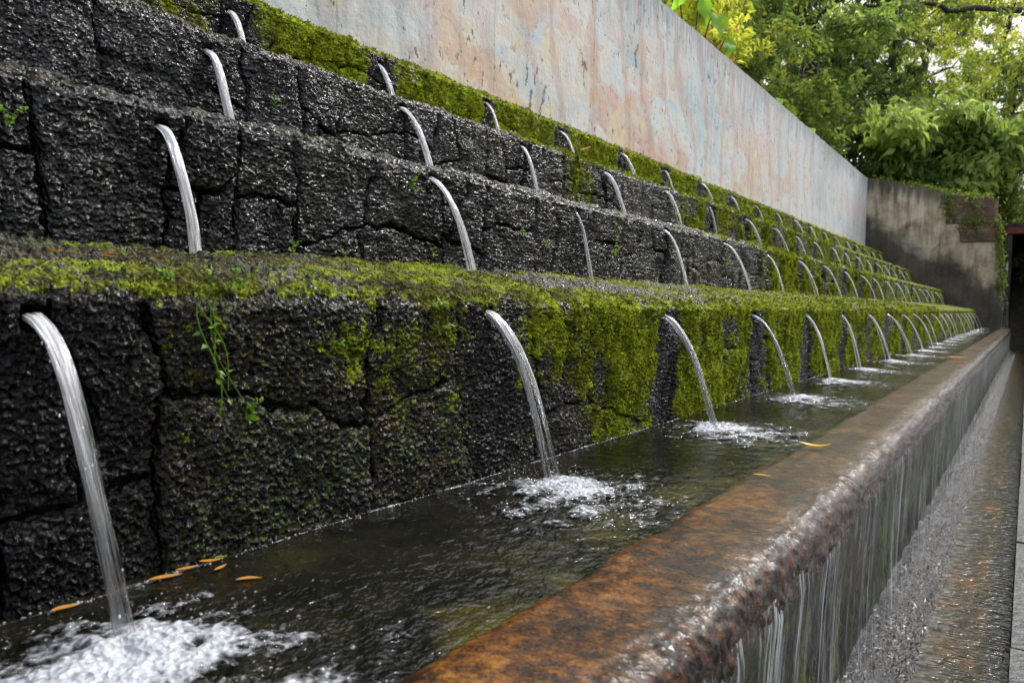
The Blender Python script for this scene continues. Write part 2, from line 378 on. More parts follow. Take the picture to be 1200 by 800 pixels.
    col = m.mix(m.mp(jt, .496, .4992, 0, .6), col, (.2, .19, .18))
    return m.done(m.pbr(Base_Color=col, Roughness=.8, Specular_IOR_Level=.25, Normal=m.bump(m.ma('SUBTRACT', g, m.ma('MULTIPLY', chm, .6)), .012, .7)))
def mat_plaster():
    m = M('stained_plaster'); P = m.pos(); s = m.n('SeparateXYZ', i={0: P}); x, z = s.outputs[0], s.outputs[2]
    a = m.noise(P, 1.6, 5, .6, .4); b = m.noise(m.scale(P, (5, 1, .7)), 2, 4, .6); g = m.noise(P, 14, 4)
    col = m.ramp(m.ma('ADD', m.ma('MULTIPLY', a, .6), m.ma('MULTIPLY', b, .4)), [(.36, (.15, .118, .082)), (.46, (.33, .27, .195)), (.55, (.52, .445, .345)), (.66, (.64, .57, .47))])
    # darker below a sloping line that follows the steps
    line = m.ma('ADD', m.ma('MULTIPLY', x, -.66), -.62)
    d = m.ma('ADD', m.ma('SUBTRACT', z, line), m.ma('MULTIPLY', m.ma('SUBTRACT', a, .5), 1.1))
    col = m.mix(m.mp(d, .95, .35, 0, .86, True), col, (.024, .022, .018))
    tp = m.ma('SUBTRACT', m.ma('ADD', m.ma('MULTIPLY', x, -.284), 2.306), z)
    col = m.mix(m.mp(m.ma('ADD', tp, m.ma('MULTIPLY', m.ma('SUBTRACT', b, .5), .7)), .5, .05, 0, .8, True), col, (.045, .045, .035))
    return m.done(m.pbr(Base_Color=col, Roughness=.85, Normal=m.bump(m.ma('ADD', g, a), .02)))
def mat_brick():
    m = M('weathered_brick'); P = m.pos(); s = m.n('SeparateXYZ', i={0: P})
    v = m.n('CombineXYZ', i={0: s.outputs[0], 1: s.outputs[2], 2: 0.0}).outputs[0]
    br = m.n('TexBrick', i={'Vector': v, 'Color1': (.17, .075, .055), 'Color2': (.10, .055, .042), 'Mortar': (.12, .09, .07), 'Scale': 1.0, 'Mortar Size': .008, 'Brick Width': .22, 'Row Height': .07})
    n = m.noise(P, 5, 4)
    col = m.mix(m.mp(m.noise(P, 4, 6, .75), .42, .56, 0, .85, True), br.outputs['Color'], m.ramp(n, [(.38, (.035, .04, .018)), (.5, (.10, .085, .06)), (.62, (.22, .19, .15))]))
    return m.done(m.pbr(Base_Color=col, Roughness=.9, Normal=m.bump(br.outputs['Fac'], .01, -.6)))
def mat_simple(name, stops, sc_=8, rough=.85, bump=.01, spec=.4, stretch=(1, 1, 1)):
    m = M(name); P = m.scale(m.pos(), stretch); n = m.noise(P, sc_, 5, .6)
    return m.done(m.pbr(Base_Color=m.ramp(n, stops), Roughness=rough, Specular_IOR_Level=spec, Normal=m.bump(n, bump)))

MT = dict(stone=mat_stone(), moss=mat_moss(), jet=mat_jet(), foam=mat_foam(), water=mat_basin_water(), rim=mat_rim(), outer=mat_outer(), veil=mat_veil(),
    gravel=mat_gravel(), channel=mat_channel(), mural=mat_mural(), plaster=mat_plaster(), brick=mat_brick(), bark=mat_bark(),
    soil=mat_simple('forest_soil', [(.3, (.012, .012, .006)), (.55, (.035, .033, .014)), (.75, (.06, .05, .025))], 3),
    path=mat_simple('path_paving', [(.3, (.015, .016, .017)), (.6, (.06, .062, .065)), (.8, (.15, .15, .155))], 45, .35),
    dark=mat_simple('dark_damp_stone', [(.3, (.012, .011, .009)), (.7, (.06, .05, .04))], 6),
    red=mat_simple('dull_red_paint', [(.3, (.09, .018, .012)), (.7, (.15, .032, .022))], 9, .7),
    yellow=mat_leaf('yellow_fallen_leaf', [(0, (.45, .24, .02)), (.5, (.55, .36, .02)), (1, (.62, .47, .03))], .15),
    orange=mat_leaf('orange_fallen_leaf', [(0, (.36, .13, .02)), (.5, (.48, .2, .03)), (1, (.5, .3, .1))], .15),
    sprig=mat_leaf('seedling_green', [(0, (.05, .12, .012)), (.5, (.13, .25, .02)), (1, (.26, .40, .04))], .35),
    leafA=mat_leaf('leaf_mid_green', [(0, (.05, .075, .015)), (.5, (.14, .195, .035)), (1, (.29, .35, .07))]),
    leafB=mat_leaf('leaf_deep_green', [(0, (.025, .046, .014)), (.5, (.07, .115, .03)), (1, (.18, .25, .06))], .45),
    leafC=mat_leaf('leaf_yellow_green', [(0, (.14, .17, .025)), (.5, (.27, .31, .045)), (1, (.44, .46, .08))], .6, boost=2.0),
    leafD=mat_leaf('leaf_bush_green', [(0, (.07, .12, .028)), (.5, (.17, .25, .06)), (1, (.31, .41, .11))], .5),
    leafbig=mat_leaf('leaf_big_bright', [(0, (.10, .22, .02)), (.5, (.16, .33, .03)), (1, (.24, .42, .05))], .6, .6, 1.8),
    leafdead=mat_leaf('leaf_dead_orange', [(0, (.2, .06, .01)), (.5, (.32, .11, .015)), (1, (.4, .18, .03))], .45))

# ------------------------------------------------------------------ dimensions (metres)
FX = [-1.039, -1.71, -2.388, -3.068]            # faces of the four terraces
TOP = [.030, .475, .940, 1.405]                 # their front edges
TREAD = [.671, .678, .680, .432]
RISE = [.084, .06, .06, .03]                    # how far each tread climbs towards the next face
YEND = 21.0
ZW = -.408                                      # basin water level
OUT = [
 [(.459, -.030), (1.449, -.028), (2.473, -.037), (3.528, -.042), (4.506, -.042), (5.484, -.043), (6.488, -.046), (7.466, -.049), (8.401, -.049), (9.348, -.052), (10.243, -.052), (11.15, -.051), (12.1, -.048), (13.0, -.05)],
 [(1.036, .401), (2.02, .417), (3.028, .419), (4.048, .42), (5.071, .421), (6.067, .404), (7.058, .411), (8.076, .416), (9.072, .408), (10.059, .404), (10.99, .401), (11.93, .398), (13.0, .395)],
 [(1.622, .853), (2.606, .871), (3.596, .876), (4.613, .884), (5.64, .892), (6.636, .885), (7.679, .875), (8.686, .876), (9.688, .867), (10.631, .865), (11.687, .87), (12.612, .856), (13.596, .855), (14.557, .85), (15.455, .848)],
 [(2.194, 1.302), (3.148, 1.316), (4.16, 1.336), (5.15, 1.335), (6.197, 1.349), (7.199, 1.347), (8.205, 1.355), (9.231, 1.341), (10.249, 1.343), (11.287, 1.355), (12.255, 1.349), (13.237, 1.347), (14.27, 1.342), (15.201, 1.33), (16.242, 1.329), (17.2, 1.322), (18.191, 1.319), (19.207, 1.32)]]
for L in OUT:
    while L[-1][0] < 19.4: L.append((L[-1][0]+RS.uniform(.95, 1.05), L[-1][1]+RS.uniform(-.006, .006)))

def ycols(D, ys, n, ye, cap):
    """columns along the length, finer where the fountain is close to the path"""
    c = .68*D; u = np.linspace(1/(ys+c), 1/(ye+c), n); y = 1/u-c
    out = [y[0]]
    for a, b in zip(y[:-1], y[1:]):
        k = max(1, int(math.ceil((b-a)/cap))); out += list(a+(b-a)*np.arange(1, k+1)/k)
    return np.concatenate([np.linspace(-2.2, ys, 70)[:-1], out])

# ------------------------------------------------------------------ terraces
TL = ['lowest dark stone terrace beside the water basin, moss thickest along its rounded top',
      'second dark terrace up, bare wet black stone at the near end and little moss',
      'third terrace up, black stone blocks with scattered green moss patches',
      'topmost terrace at the foot of the painted wall, bright moss along its edge']
TREADZ = []
def tread_z(r, d):
    return TOP[r]+RISE[r]*sst(0, 1, np.clip(d/TREAD[r], 0, 1))
def moss_mask(r, y, fz, tr, P, cid):
    """0..1 cover; fz = height on the face 0..1, tr = 0 on the face, 1 on the tread"""
    big = fbm(P*np.array([2.2, 2.2, 2.2]), 3, 50+r); mid = fbm(P*9, 3, 60+r); fin = fbm(P*24, 2, 66)
    stripe = np.zeros_like(y); edge_n = fbm(P*13, 3, 65)
    for (oy, oz) in OUT[r]:
        w = .095+.02*math.sin(oy*7)+.02*fz; dy = y-(oy+.015)+.07*edge_n
        s = np.exp(-(dy/w)**4)
        stripe = np.maximum(stripe, s)
    below = sst(.98, .86, fz)
    if r == 0:
        f = sst(1.65, 2.15, y+.25*big)*.62+.40*sst(.75, 1.5, y)
        f = f*(.66+.5*(cid-.3))+.56*big+.52*mid+.26*fin-.05
        f = f*(1-.97*stripe*below)
        f = f+.42*sst(.66, .97, fz)*sst(.9, 1.5, y)*(.7+1.2*mid)
        t = .66+.55*big+.34*mid-.10*sst(2.2, .9, y)+.05*np.exp(-((y-.45)/.3)**2)-.10*sst(1.9, 1.1, y)*sst(.45, .8, y)
    elif r == 1:
        f = .78*sst(4.6, 7.5, y+1.2*big)+.45*np.exp(-((y-3.45)/.22)**2)+.25*np.exp(-((y-6.3)/.5)**2)
        f = f*(.6+.6*cid)+.26*big+.16*mid-.06
        f = f*(1-.9*stripe*below)+.14*sst(.8, 1, fz)*sst(2.5, 5, y)
        t = .10+.55*sst(3.0, 6.0, y)+.3*big+.2*mid
    elif r == 2:
        f = .75*sst(5.0, 8, y+1.2*big)+.75*np.exp(-((y-4.35)/.38)**2)+.55*np.exp(-((y-3.35)/.12)**2)+.5*np.exp(-((y-6.1)/.4)**2)+.22*np.exp(-((y-1.9)/.1)**2)
        f = f*(.6+.6*cid)+.26*big+.16*mid-.04
        f = f*(1-.9*stripe*below)
        t = .22+.45*sst(2.6, 4.5, y)+.3*big+.2*mid
    else:
        f = .62+.30*sst(2.0, 2.8, y)+.35*big+.2*mid
        f = (f+.30*mid+.18*fin)*(1-.8*stripe*below)*(.62+.5*cid)
        t = .85+.2*big
    return np.clip(f*(1-tr)+t*tr, 0, 1.1), stripe*below*(1-tr)
for r in range(4):
    D = -FX[r]; zb = -.56 if r == 0 else TOP[r-1]+.02; zt = TOP[r]; R = .045
    ys = [.30, .45, .8, 1.2][r]
    Y = ycols(D, ys, [1250, 1100, 1000, 850][r], YEND, .05)
    nz = [250, 190, 150, 110][r]
    ntr = [70, 34, 30, 26][r]
    zf = np.linspace(zb, zt-R, nz); th = np.linspace(0, PI/2, 16)[1:]
    dt = R+(np.linspace(0, 1, ntr+1)[1:]**.9)*(TREAD[r]-R+.02)
    pd = np.concatenate([np.zeros(nz), R-R*np.cos(th), dt]); pz = np.concatenate([zf, zt-R+R*np.sin(th), tread_z(r, dt)])
    nx = np.concatenate([np.ones(nz), np.cos(th), np.zeros(ntr)]); nzv = np.concatenate([np.zeros(nz), np.sin(th), np.ones(ntr)])
    arc = np.concatenate([[0], np.cumsum(np.hypot(np.diff(pd), np.diff(pz)))])
    nr, nc = len(pd), len(Y)
    YY = np.tile(Y, nr); PD = np.repeat(pd, nc); PZ = np.repeat(pz, nc); NX = np.repeat(nx, nc); NZ = np.repeat(nzv, nc); ARC = np.repeat(arc, nc)
    P = np.stack([FX[r]-PD, YY, PZ], 1)
    wob = np.stack([fbm(P*7, 4, 3, .6), fbm(P*7, 4, 9, .6)], 1)*.045
    cw = [.33, .27, .28, .27][r]; H = zt-zb
    du, dv, cid = masonry((YY+wob[:, 0])/cw+.37*r+3, (PZ-zb+wob[:, 1])/H, 100+r*10)
    du = du*cw; dv = dv*H
    bd = np.minimum(du, dv)
    face = sst(.35, .0, NZ)                                # joints fade out over the rounded edge
    jw = (.0040 if r == 0 else .0048)+.0034*vn(P*13, 5)
    joint = np.exp(-(bd/np.maximum(jw, .0016))**2)*(face*.9+.1)*sst(-.45, -.05, vn(P*4.5, 77)+.1)
    pil = 1-np.exp(-bd/.022)
    kk = 1.8 if r == 0 else .95; g1 = np.abs(vn(P*48*kk, 21)); g2 = np.abs(vn(P*95*kk, 22)); g3 = vn(P*190, 23)
    low = fbm(P*5.5, 3, 30)
    mid = fbm(P*18, 3, 31)
    gk = .48 if r == 0 else .85; g4 = vn(P*150, 24)
    disp = .016*low+.008*mid+.007*pil*face+.015*(cid-.5)*face-(.019 if r == 0 else .028)*joint-.0075*gk*(1-g1)**2-.006*(1-g2)**2+.0025*g3+.0022*g4*(r == 0)
    lump = fbm(P*15, 3, 40)
    disp += NZ*(.016*lump+.012*fbm(P*34, 2, 41))
    fz = np.clip((PZ-zb)/(zt-zb), 0, 1)
    tr = sst(.15, .8, NZ+.45*fbm(P*11, 3, 48)*sst(.90, 1.0, fz))
    tr = np.where(NZ > .9, np.maximum(tr, .9), tr)
    moss, strp = moss_mask(r, YY, fz, tr, P, cid)
    pit = np.zeros_like(YY)
    for (oy, oz) in OUT[r]:
        k = np.where(np.abs(YY-oy) < .12)[0]
        d2 = ((YY[k]-oy)**2+(PZ[k]-oz)**2)/.017**2
        pit[k] = np.maximum(pit[k], np.exp(-d2**1.5)*(NX[k] > .5))
    disp -= .05*pit
    joint = np.maximum(joint, pit)
    moss *= (1-pit)*(1-.75*sst(.4, .9, joint))
    disp += .007*sst(.4, .8, moss)*(.6+.4*vn(P*120, 44))
    if r == 0: film = sst(.45, .8, YY)*(1.0-.5*sst(1.8, 2.8, YY))*(.75+.9*fbm(P*4, 2, 71))*sst(-.1, .4, fz+.4*low)
    else: film = np.clip(.5+.7*fbm(P*4, 2, 71), 0, 1)*sst(1.5, 4.5, YY)
    film = np.maximum(film*(1-strp), tr*(.9 if r == 0 else .75))
    V = P.copy(); V[:, 0] += NX*disp; V[:, 2] += NZ*disp
    loc = (FX[r], 9.4, zb)
    t = obj('stone_terrace', V, gridF(nr, nc)[:, ::-1], MT['stone'], None, loc, True,
            {'tread': sst(.5, .95, NZ), 'moss': moss, 'joint': joint, 'tint': cid, 'wet': np.clip(pit+(.75*sst(2.6, 1.2, YY)*sst(1.0, .8, NZ) if r == 0 else 0)+.35*joint+.8*strp+.7*tr, 0, 1), 'film': np.clip(film, 0, 1)})
    tag(t, TL[r], 'stone terrace', 'stone terraces stepping up to the painted wall')
    # moss tufts: little leaflets standing on the mossy stone
    vis = (YY > ys) & (YY < 12)
    w = sst(.5, .85, moss+.35*(vn(P*60, 45)))*vis
    w[PD > R+.25] *= .5 if r == 0 else 0
    depth = YY*.827+D*.562
    dA = np.gradient(Y)[None, :].repeat(nr, 0).ravel()
    wt = w*dA/np.maximum(depth, .3)**1.15
    nT = [60000, 20000, 18000, 22000][r]
    idx = RS.choice(len(wt), nT, p=wt/wt.sum())
    B = V[idx]+np.stack([NX[idx]*0, RS.uniform(-.5, .5, nT)*dA[idx], RS.uniform(-.002, .002, nT)], 1)
    Dn = np.stack([NX[idx], np.zeros(nT), NZ[idx]], 1)*.8+rdir(nT)*.75+np.array([0, 0, .1])
    s = (.0032+.0016*RS.rand(nT))*np.clip(np.maximum(depth, .3)[idx]/1.3, .8, 6)**.62
    mb = MB()
    tint = np.clip(.42+.35*vn(B*24, 46)+RS.normal(0, .2, nT)+.12*sst(.6, 1, moss[idx])-.25*(YY[idx] < 1.5)*(NZ[idx] < .5)-.22*sst(2.4, 1.0, YY[idx])*sst(-.2, .3, fbm(B*6, 2, 49))-.17*sst(.5, .95, NZ[idx])*(r == 0)-.25*sst(.15, .45, fbm(B*5, 2, 52)), 0, 1)
    S = np.cross(Dn, rdir(nT)); S /= np.linalg.norm(S, axis=1)[:, None]+1e-9
    Dn /= np.linalg.norm(Dn, axis=1)[:, None]
    Vt = np.stack([B-Dn*s[:, None]*.2, B+Dn*s[:, None]*.8+S*s[:, None]*.45, B+Dn*s[:, None]*1.35, B+Dn*s[:, None]*.8-S*s[:, None]*.45], 1).reshape(-1, 3)
    mb.add(Vt, np.arange(nT*4).reshape(-1, 4), np.repeat(tint, 4))
    o = mb.build('moss', MT['moss'], t, smooth=False); o['kind'] = 'stuff'
    if r == 0: FACE0 = (Y, )

# ------------------------------------------------------------------ basin: trough with its rim and outer wall
Yt = ycols(.5, .12, 700, 20.85, .05)
def strip(prof, Yc):
    pr = np.array(prof, float); n = len(pr)
    X = np.repeat(pr[:, 0], len(Yc)); Z = np.repeat(pr[:, 1], len(Yc)); YY = np.tile(Yc, n)
    return np.stack([X, YY, Z], 1), gridF(n, len(Yc))
def resample(pts, n):
    p = np.array(pts, float); d = np.concatenate([[0], np.cumsum(np.linalg.norm(np.diff(p, axis=0), axis=1))])
    s = np.linspace(0, d[-1], n); return np.stack([np.interp(s, d, p[:, k]) for k in range(p.shape[1])], 1), s
trough = empty('stone_trough', 'long rust brown stone trough running along the foot of the terraces, water over its lip', 'trough', (-.5, 9.4, -.97))
arcp = [(-.385+.012*k_, -.3985) for k_ in (0, 1)]+[(-.352+.042*math.sin(a), -.441+.042*math.cos(a)) for a in np.linspace(.2, PI/2, 12)]
prof, ss = resample([(-.56, -.50), (-.553, -.42), (-.54, -.4085), (-.52, -.4015), (-.47, -.3985)]+arcp+[(-.311, -.478), (-.316, -.498), (-.332, -.507), (-.36, -.507)], 110)
V, F = strip(prof, Yt)
nv = np.gradient(prof, axis=0); nv = np.stack([-nv[:, 1], nv[:, 0]], 1); nv /= np.linalg.norm(nv, axis=1)[:, None]
NXr = np.repeat(nv[:, 0], len(Yt)); NZr = np.repeat(nv[:, 1], len(Yt))
edge = sst(-.40, -.33, V[:, 0])
under = sst(-.455, -.475, V[:, 2])*sst(-.5, -.42, V[:, 0])
d = .0045*fbm(V*7, 3, 81)+edge*(.0055*fbm(V*np.array([14, 24, 14]), 3, 82)+.0030*vn(V*62, 88)+.0016*vn(V*120, 89))+under*(.007*fbm(V*30, 3, 83)+.004*vn(V*70, 84))+(.0003+.0011*edge)*vn(V*60, 85)+.0009*edge*vn(V*110, 90)
d += .010*fbm(V*np.array([.6, 1.1, .6]), 2, 86)*edge
d += .006*np.exp(-((V[:, 1]-3.75)/.28)**4)*sst(-.53, -.49, V[:, 0])        # a slab that sits a little proud
V[:, 0] += NXr*d; V[:, 2] += NZr*d
obj('rim', V, F, MT['rim'], trough)
pw, _ = resample([(-.343, -.504), (-.347, -.70), (-.35, -1.0)], 34)
V, F = strip(pw, Yt); V[:, 0] += .010*fbm(V*14, 3, 91)+.004*vn(V*50, 92)
obj('outer_wall', V, F, MT['outer'], trough)

# water in the basin
Yw = ycols(.75, .10, 620, 20.95, .05)
Xw = np.linspace(-1.075, -.535, 90)
XX, YYw = np.meshgrid(Xw, Yw, indexing='ij'); XX = XX.ravel(); YYw = YYw.ravel()
h = np.zeros_like(XX); amp = .30+.30*sst(1.6, .5, YYw)+.15*fbm(np.stack([XX*3, YYw*2, XX*0], 1), 2, 94)
for (oy, oz) in OUT[0]:
    k = np.where(np.abs(YYw-oy) < .6)[0]
    dd = np.hypot(XX[k]+.78, YYw[k]-oy+.04)
    h[k] += 0.0060*np.sin(dd*95+1.5*np.sin(np.arctan2(YYw[k]-oy, XX[k]+.78)*3))*np.exp(-dd/.19)
    amp[k] += .95*np.exp(-(dd/.24)**2)
P = np.stack([XX, YYw, np.zeros_like(XX)], 1)
h += .0016*fbm(P*22, 3, 95)+.0010*vn(P*48, 96)
V = np.stack([XX, YYw, ZW+h], 1)
water = struct(obj('water', V, gridF(len(Xw), len(Yw))[:, ::-1], MT['water'], None, None, True, {'tint': np.clip(amp, 0, 1.3)}))
# pale line of foam where the water laps the stone
mb = MB()
yl = ycols(1.0, .3, 500, 20.9, .06); yl = yl[yl > .25]
pp = np.stack([yl*0-1.030, yl, yl*0+ZW+.002], 1); nn = fbm(pp*np.array([1, 14, 1]), 3, 97)
pp[:, 0] += .010*fbm(pp*8, 3, 98)+.006
rad = np.clip(.0012+.005*nn, .0002, .0045)
vv, ff = tube(pp, rad, 6); mb.add(vv, ff, .35)
k = RS.choice(len(pp)-1, 500); blobs(mb, pp[k]+RS.normal(0, .004, (500, 3))*np.array([1, 3, .3]), RS.uniform(.0006, .0022, 500)); mb.a[-1] = mb.a[-1]+.8
mb.build('foam_line', MT['foam'], water)

# ------------------------------------------------------------------ jets
ORD = ['first', 'second', 'third', 'fourth', 'fifth', 'sixth', 'seventh', 'eighth', 'ninth', 'tenth', 'eleventh', 'twelfth', 'thirteenth', 'fourteenth', 'fifteenth', 'sixteenth', 'seventeenth', 'eighteenth', 'nineteenth', 'twentieth', 'twenty-first']
ROWN = ['lowest', 'second', 'third', 'top']
SPEC = {(1, 2): (.42, .008), (2, 5): (.40, .009), (0, 0): (.78, .0138), (0, 1): (.72, .0190), (0, 2): (.76, .0175), (1, 0): (.66, .0150)}
def jet(r, n, oy, oz):
    v, rad = SPEC.get((r, n), (RS.uniform(.52, .88), RS.uniform(.0135, .0185) if r else RS.uniform(.0125, .0165)))
    lab = '%s water jet from the left in the %s row, %s' % (ORD[n], ROWN[r],
          'splashing white foam into the basin' if r == 0 else ('falling in a thin weak thread' if rad < .012 else 'arching down over the stone terrace'))
    root = empty('water_jet', lab, 'water jet', (FX[r]-.02, oy, oz), 'rows of water jets spouting from the terraces')
    zend = ZW-.004 if r == 0 else TOP[r-1]+.035
    T = math.sqrt(2*(oz-zend)/9.81)
    near = oy < 4
    ns, na = (64, 40) if near else (30, 18) if oy < 9 else (18, 12)
    t = np.linspace(0, 1, ns)*T; s = np.linspace(0, 1, ns)
    drift = RS.uniform(-.012, .012)
    cx = FX[r]-.025+v*t; cz = oz-.5*9.81*t*t; cy = oy+drift*s+.0035*s*np.sin(s*RS.uniform(5, 11)+n*1.7)
    tx, tz = v, -9.81*t; tl = np.hypot(tx, tz); tx = tx/tl; tz = tz/tl
    th = np.linspace(0, 2*PI, na, endpoint=False)
    S, TH = np.meshgrid(s, th, indexing='ij')
    q = np.stack([np.cos(TH).ravel()*2.2+n*5.1, np.sin(TH).ravel()*2.2+r*7.7, S.ravel()*3.2], 1)
    q2 = np.stack([np.cos(TH).ravel()*4.5+n*3.1, np.sin(TH).ravel()*4.5+r*2.7, S.ravel()*7], 1)
    wh = (.05+.10*(1-S)-.09*sst(.3, .9, S) if r == 0 and near else (.21 if r == 0 else .46)+.05*(1-S)+(.05 if oy > 6 else 0))
    Vs = []; Fs = []; Js = []; Ws = []; nvv = 0
    nst = 8 if near else 3 if oy < 9 else 1
    for q_ in range(nst):
        m0 = q_ == 0
        k_ = .70 if m0 else RS.uniform(.22, .46); oyy = 0 if m0 else RS.uniform(-.62, .62)*rad; vq = v*(1 if m0 else RS.uniform(.84, 1.06)); ozq = 0 if m0 else RS.uniform(-.45, .45)*rad
        rr = rad*k_*(1.10-.46*S**.7)*(1+.42*vn(q+q_*9.1, 5).reshape(S.shape)+.32*vn(q2+q_*5.3, 6).reshape(S.shape)*(.4+S))
        rr = rr*(1+.25*sst(.93, 1, S))
        if not m0: rr = rr*np.clip(1.25-S*RS.uniform(0, .9), .12, 1)*sst(-.02, .05, S)
        a = rr*np.cos(TH)*(.55+.1*np.sin(S*6+n+q_)); b = rr*np.sin(TH)*1.05
        xq = FX[r]-.025+vq*t; zq = cz+ozq*(1-s*.6); yq = cy+oyy*(1-.35*s)
        Vs.append(np.stack([xq[:, None]-tz[:, None]*a, yq[:, None]+b, zq[:, None]+tx[:, None]*a], -1).reshape(-1, 3))
        Fs.append(gridF(ns, na, True)+nvv); nvv += ns*na
        Js.append(np.stack([np.cos(TH)*3.0+n*9+q_*3, np.sin(TH)*3.0+r*9, S*2.2+n], -1).reshape(-1, 3)); Ws.append((wh+(0 if m0 else .03)+0*S).ravel())
    obj('stream', np.concatenate(Vs), np.concatenate(Fs), MT['jet'], root, None, True, {'juv': np.concatenate(Js), 'white': np.concatenate(Ws), 'along': np.tile(S.ravel(), nst)})
    # loose threads and drops torn off the stream
    if oy < 7:
        mb = MB(); nd = 16 if near else 12
        ti = RS.rand(nd)**.6*T; vv = v*RS.uniform(.82, 1.12, nd)
        p = np.stack([FX[r]-.02+vv*ti, oy+RS.normal(0, rad*.75, nd), oz-.5*9.81*ti**2+RS.normal(0, .006, nd)], 1)
        k = p[:, 2] > zend
        q = RS.uniform(.0005, .0014, nd)
        blobs(mb, p[k], (q[:, None]*np.array([1, 1, 2.2]))[k])
        o = mb.build('drops', MT['jet'], root); o['kind'] = 'stuff'
        me = o.data; at = me.attributes.new('white', 'FLOAT', 'POINT'); at.data.foreach_set('value', np.full(len(me.vertices), .2, np.float32))
    # foam where it lands
    if r == 0:
        xs = FX[r]-.025+v*T; mb = MB()
        N = 110 if oy < 1 else 100 if near else 40 if oy < 9 else 22
        ex, ey = .25, .26
        gx = np.linspace(-ex, ex, N); gy = np.linspace(-ey, ey, N)
        A, Bq = np.meshgrid(gx, gy, indexing='ij'); A = A.ravel(); Bq = Bq.ravel()
        x0, y0 = xs+.085, oy-.035
        P = np.stack([A+x0, Bq+y0, A*0+n*3.3], 1)
        wa = fbm(P*9, 2, 11)*.03
        rr_ = np.hypot((A+wa)/.22, (Bq+wa)/.24)
        core = np.exp(-(np.hypot(A+.07, Bq-.03)/.075)**2)
        fo = fbm(P*np.array([24, 20, 1]), 4, 12, .6)
        dens = (1.05-rr_)*.75+fo*1.0+core*.8-.18
        keep = (P[:, 0] < -.545) & (P[:, 0] > -1.02)
        dens = np.where(keep, dens, -1)
        hh = np.clip(dens, 0, 1)*(.0035+.006*np.abs(vn(P*70, 13)))+core*.016*(.5+.5*vn(P*45, 14))
        V = np.stack([P[:, 0], P[:, 1], ZW+.0012+hh], 1)
        F = gridF(N, N)[:, ::-1]; F = F[(dens[F] > .02).all(1)]
        mb.add(V, F, np.clip(dens, 0, 1))
        nb = 120 if near else 40 if oy < 9 else 12
        an = RS.rand(nb)*2*PI; ra = RS.rand(nb)**.7*.25
        bx, by = x0-.02+ra*np.cos(an)*.95, y0+ra*np.sin(an)
        k = (bx < -.555) & (bx > -1.0); bx, by = bx[k], by[k]
        br = RS.uniform(.0010, .0036, len(bx))*(RS.rand(len(bx))**.8+.3)
        blobs(mb, np.stack([bx, by, np.full(len(bx), ZW+.001)], 1), np.stack([br*1.2, br*1.2, br*.8], 1)); mb.a[-1] = mb.a[-1]+.45
        nd = 110 if near else 22                                    # drops thrown up round the impact
        an = RS.rand(nd)*2*PI; ra = RS.rand(nd)**.6*.11
        dz = RS.rand(nd)**2*.07*np.exp(-ra/.08)
        dr = RS.uniform(.0004, .0016, nd)
        blobs(mb, np.stack([xs+ra*np.cos(an), oy+drift+ra*np.sin(an), ZW+.006+dz], 1), dr); mb.a[-1] = mb.a[-1]+.6
        used = np.unique(F)
        mb.build('splash', MT['foam'], root)
for r in range(4):
    for n, (oy, oz) in enumerate(OUT[r]): jet(r, n, oy, oz)

# ------------------------------------------------------------------ water falling over the trough's lip, gravel, channel, path
Yv = ycols(.4, .25, 620, 20.6, .05)
pv, _ = resample([(-.312, -.462), (-.308, -.50), (-.314, -.60), (-.318, -.75), (-.312, -.945)], 26)
V, F = strip(pv, Yv); V[:, 0] += .007*fbm(V*np.array([8, 30, 2.2]), 3, 101)*sst(-.46, -.55, V[:, 2])
tag(obj('water_curtain', V, F, MT['veil'], None, (-.312, 9.4, -.945)), 'thin streaked curtain of white water sliding from the trough lip to the gravel', 'waterfall')
Yg = ycols(.25, .9, 620, 20.9, .06)
pg, _ = resample([(-.36, -.915), (-.30, -.935), (-.24, -.958), (-.20, -.985)], 30)
V, F = strip(pg, Yg)
g = np.abs(vn(V*np.array([95, 70, 95]), 111)); g2 = np.abs(vn(V*150, 112))
V[:, 2] += .017*g+.008*g2; V[:, 0] += .006*vn(V*40, 113)
struct(obj('gravel', V, F, MT['gravel'], None, None, True, {'tint': np.clip(g*1.1+.55*sst(-.29, -.345, V[:, 0]), 0, 1)}), 'stuff')
Yc = np.concatenate([np.linspace(-6, .5, 14)[:-1], ycols(.2, .5, 300, 22.9, .1)[70:]])
V, F = strip(resample([(-.36, -.966), (-.004, -.966)], 24)[0], Yc); V[:, 2] += .0022*fbm(V*np.array([18, 26, 1]), 3, 121)
struct(obj('channel', V, F, MT['channel']))
mb = MB()
for k in range(26):
    y0 = -4+k*1.04; dx = RS.uniform(-.002, .002); mb.add(*box(0+dx, .22+dx, y0+.004, y0+1.036, -1.0, -.835+RS.uniform(-.003, .003)))
struct(mb.build('kerb', MT['path'], None, None, False))
V, F = strip([(.222, -.85), (1.2, -.85), (3.2, -.85)], np.linspace(-6, 23, 60)); struct(obj('path', V, F, MT['path']))
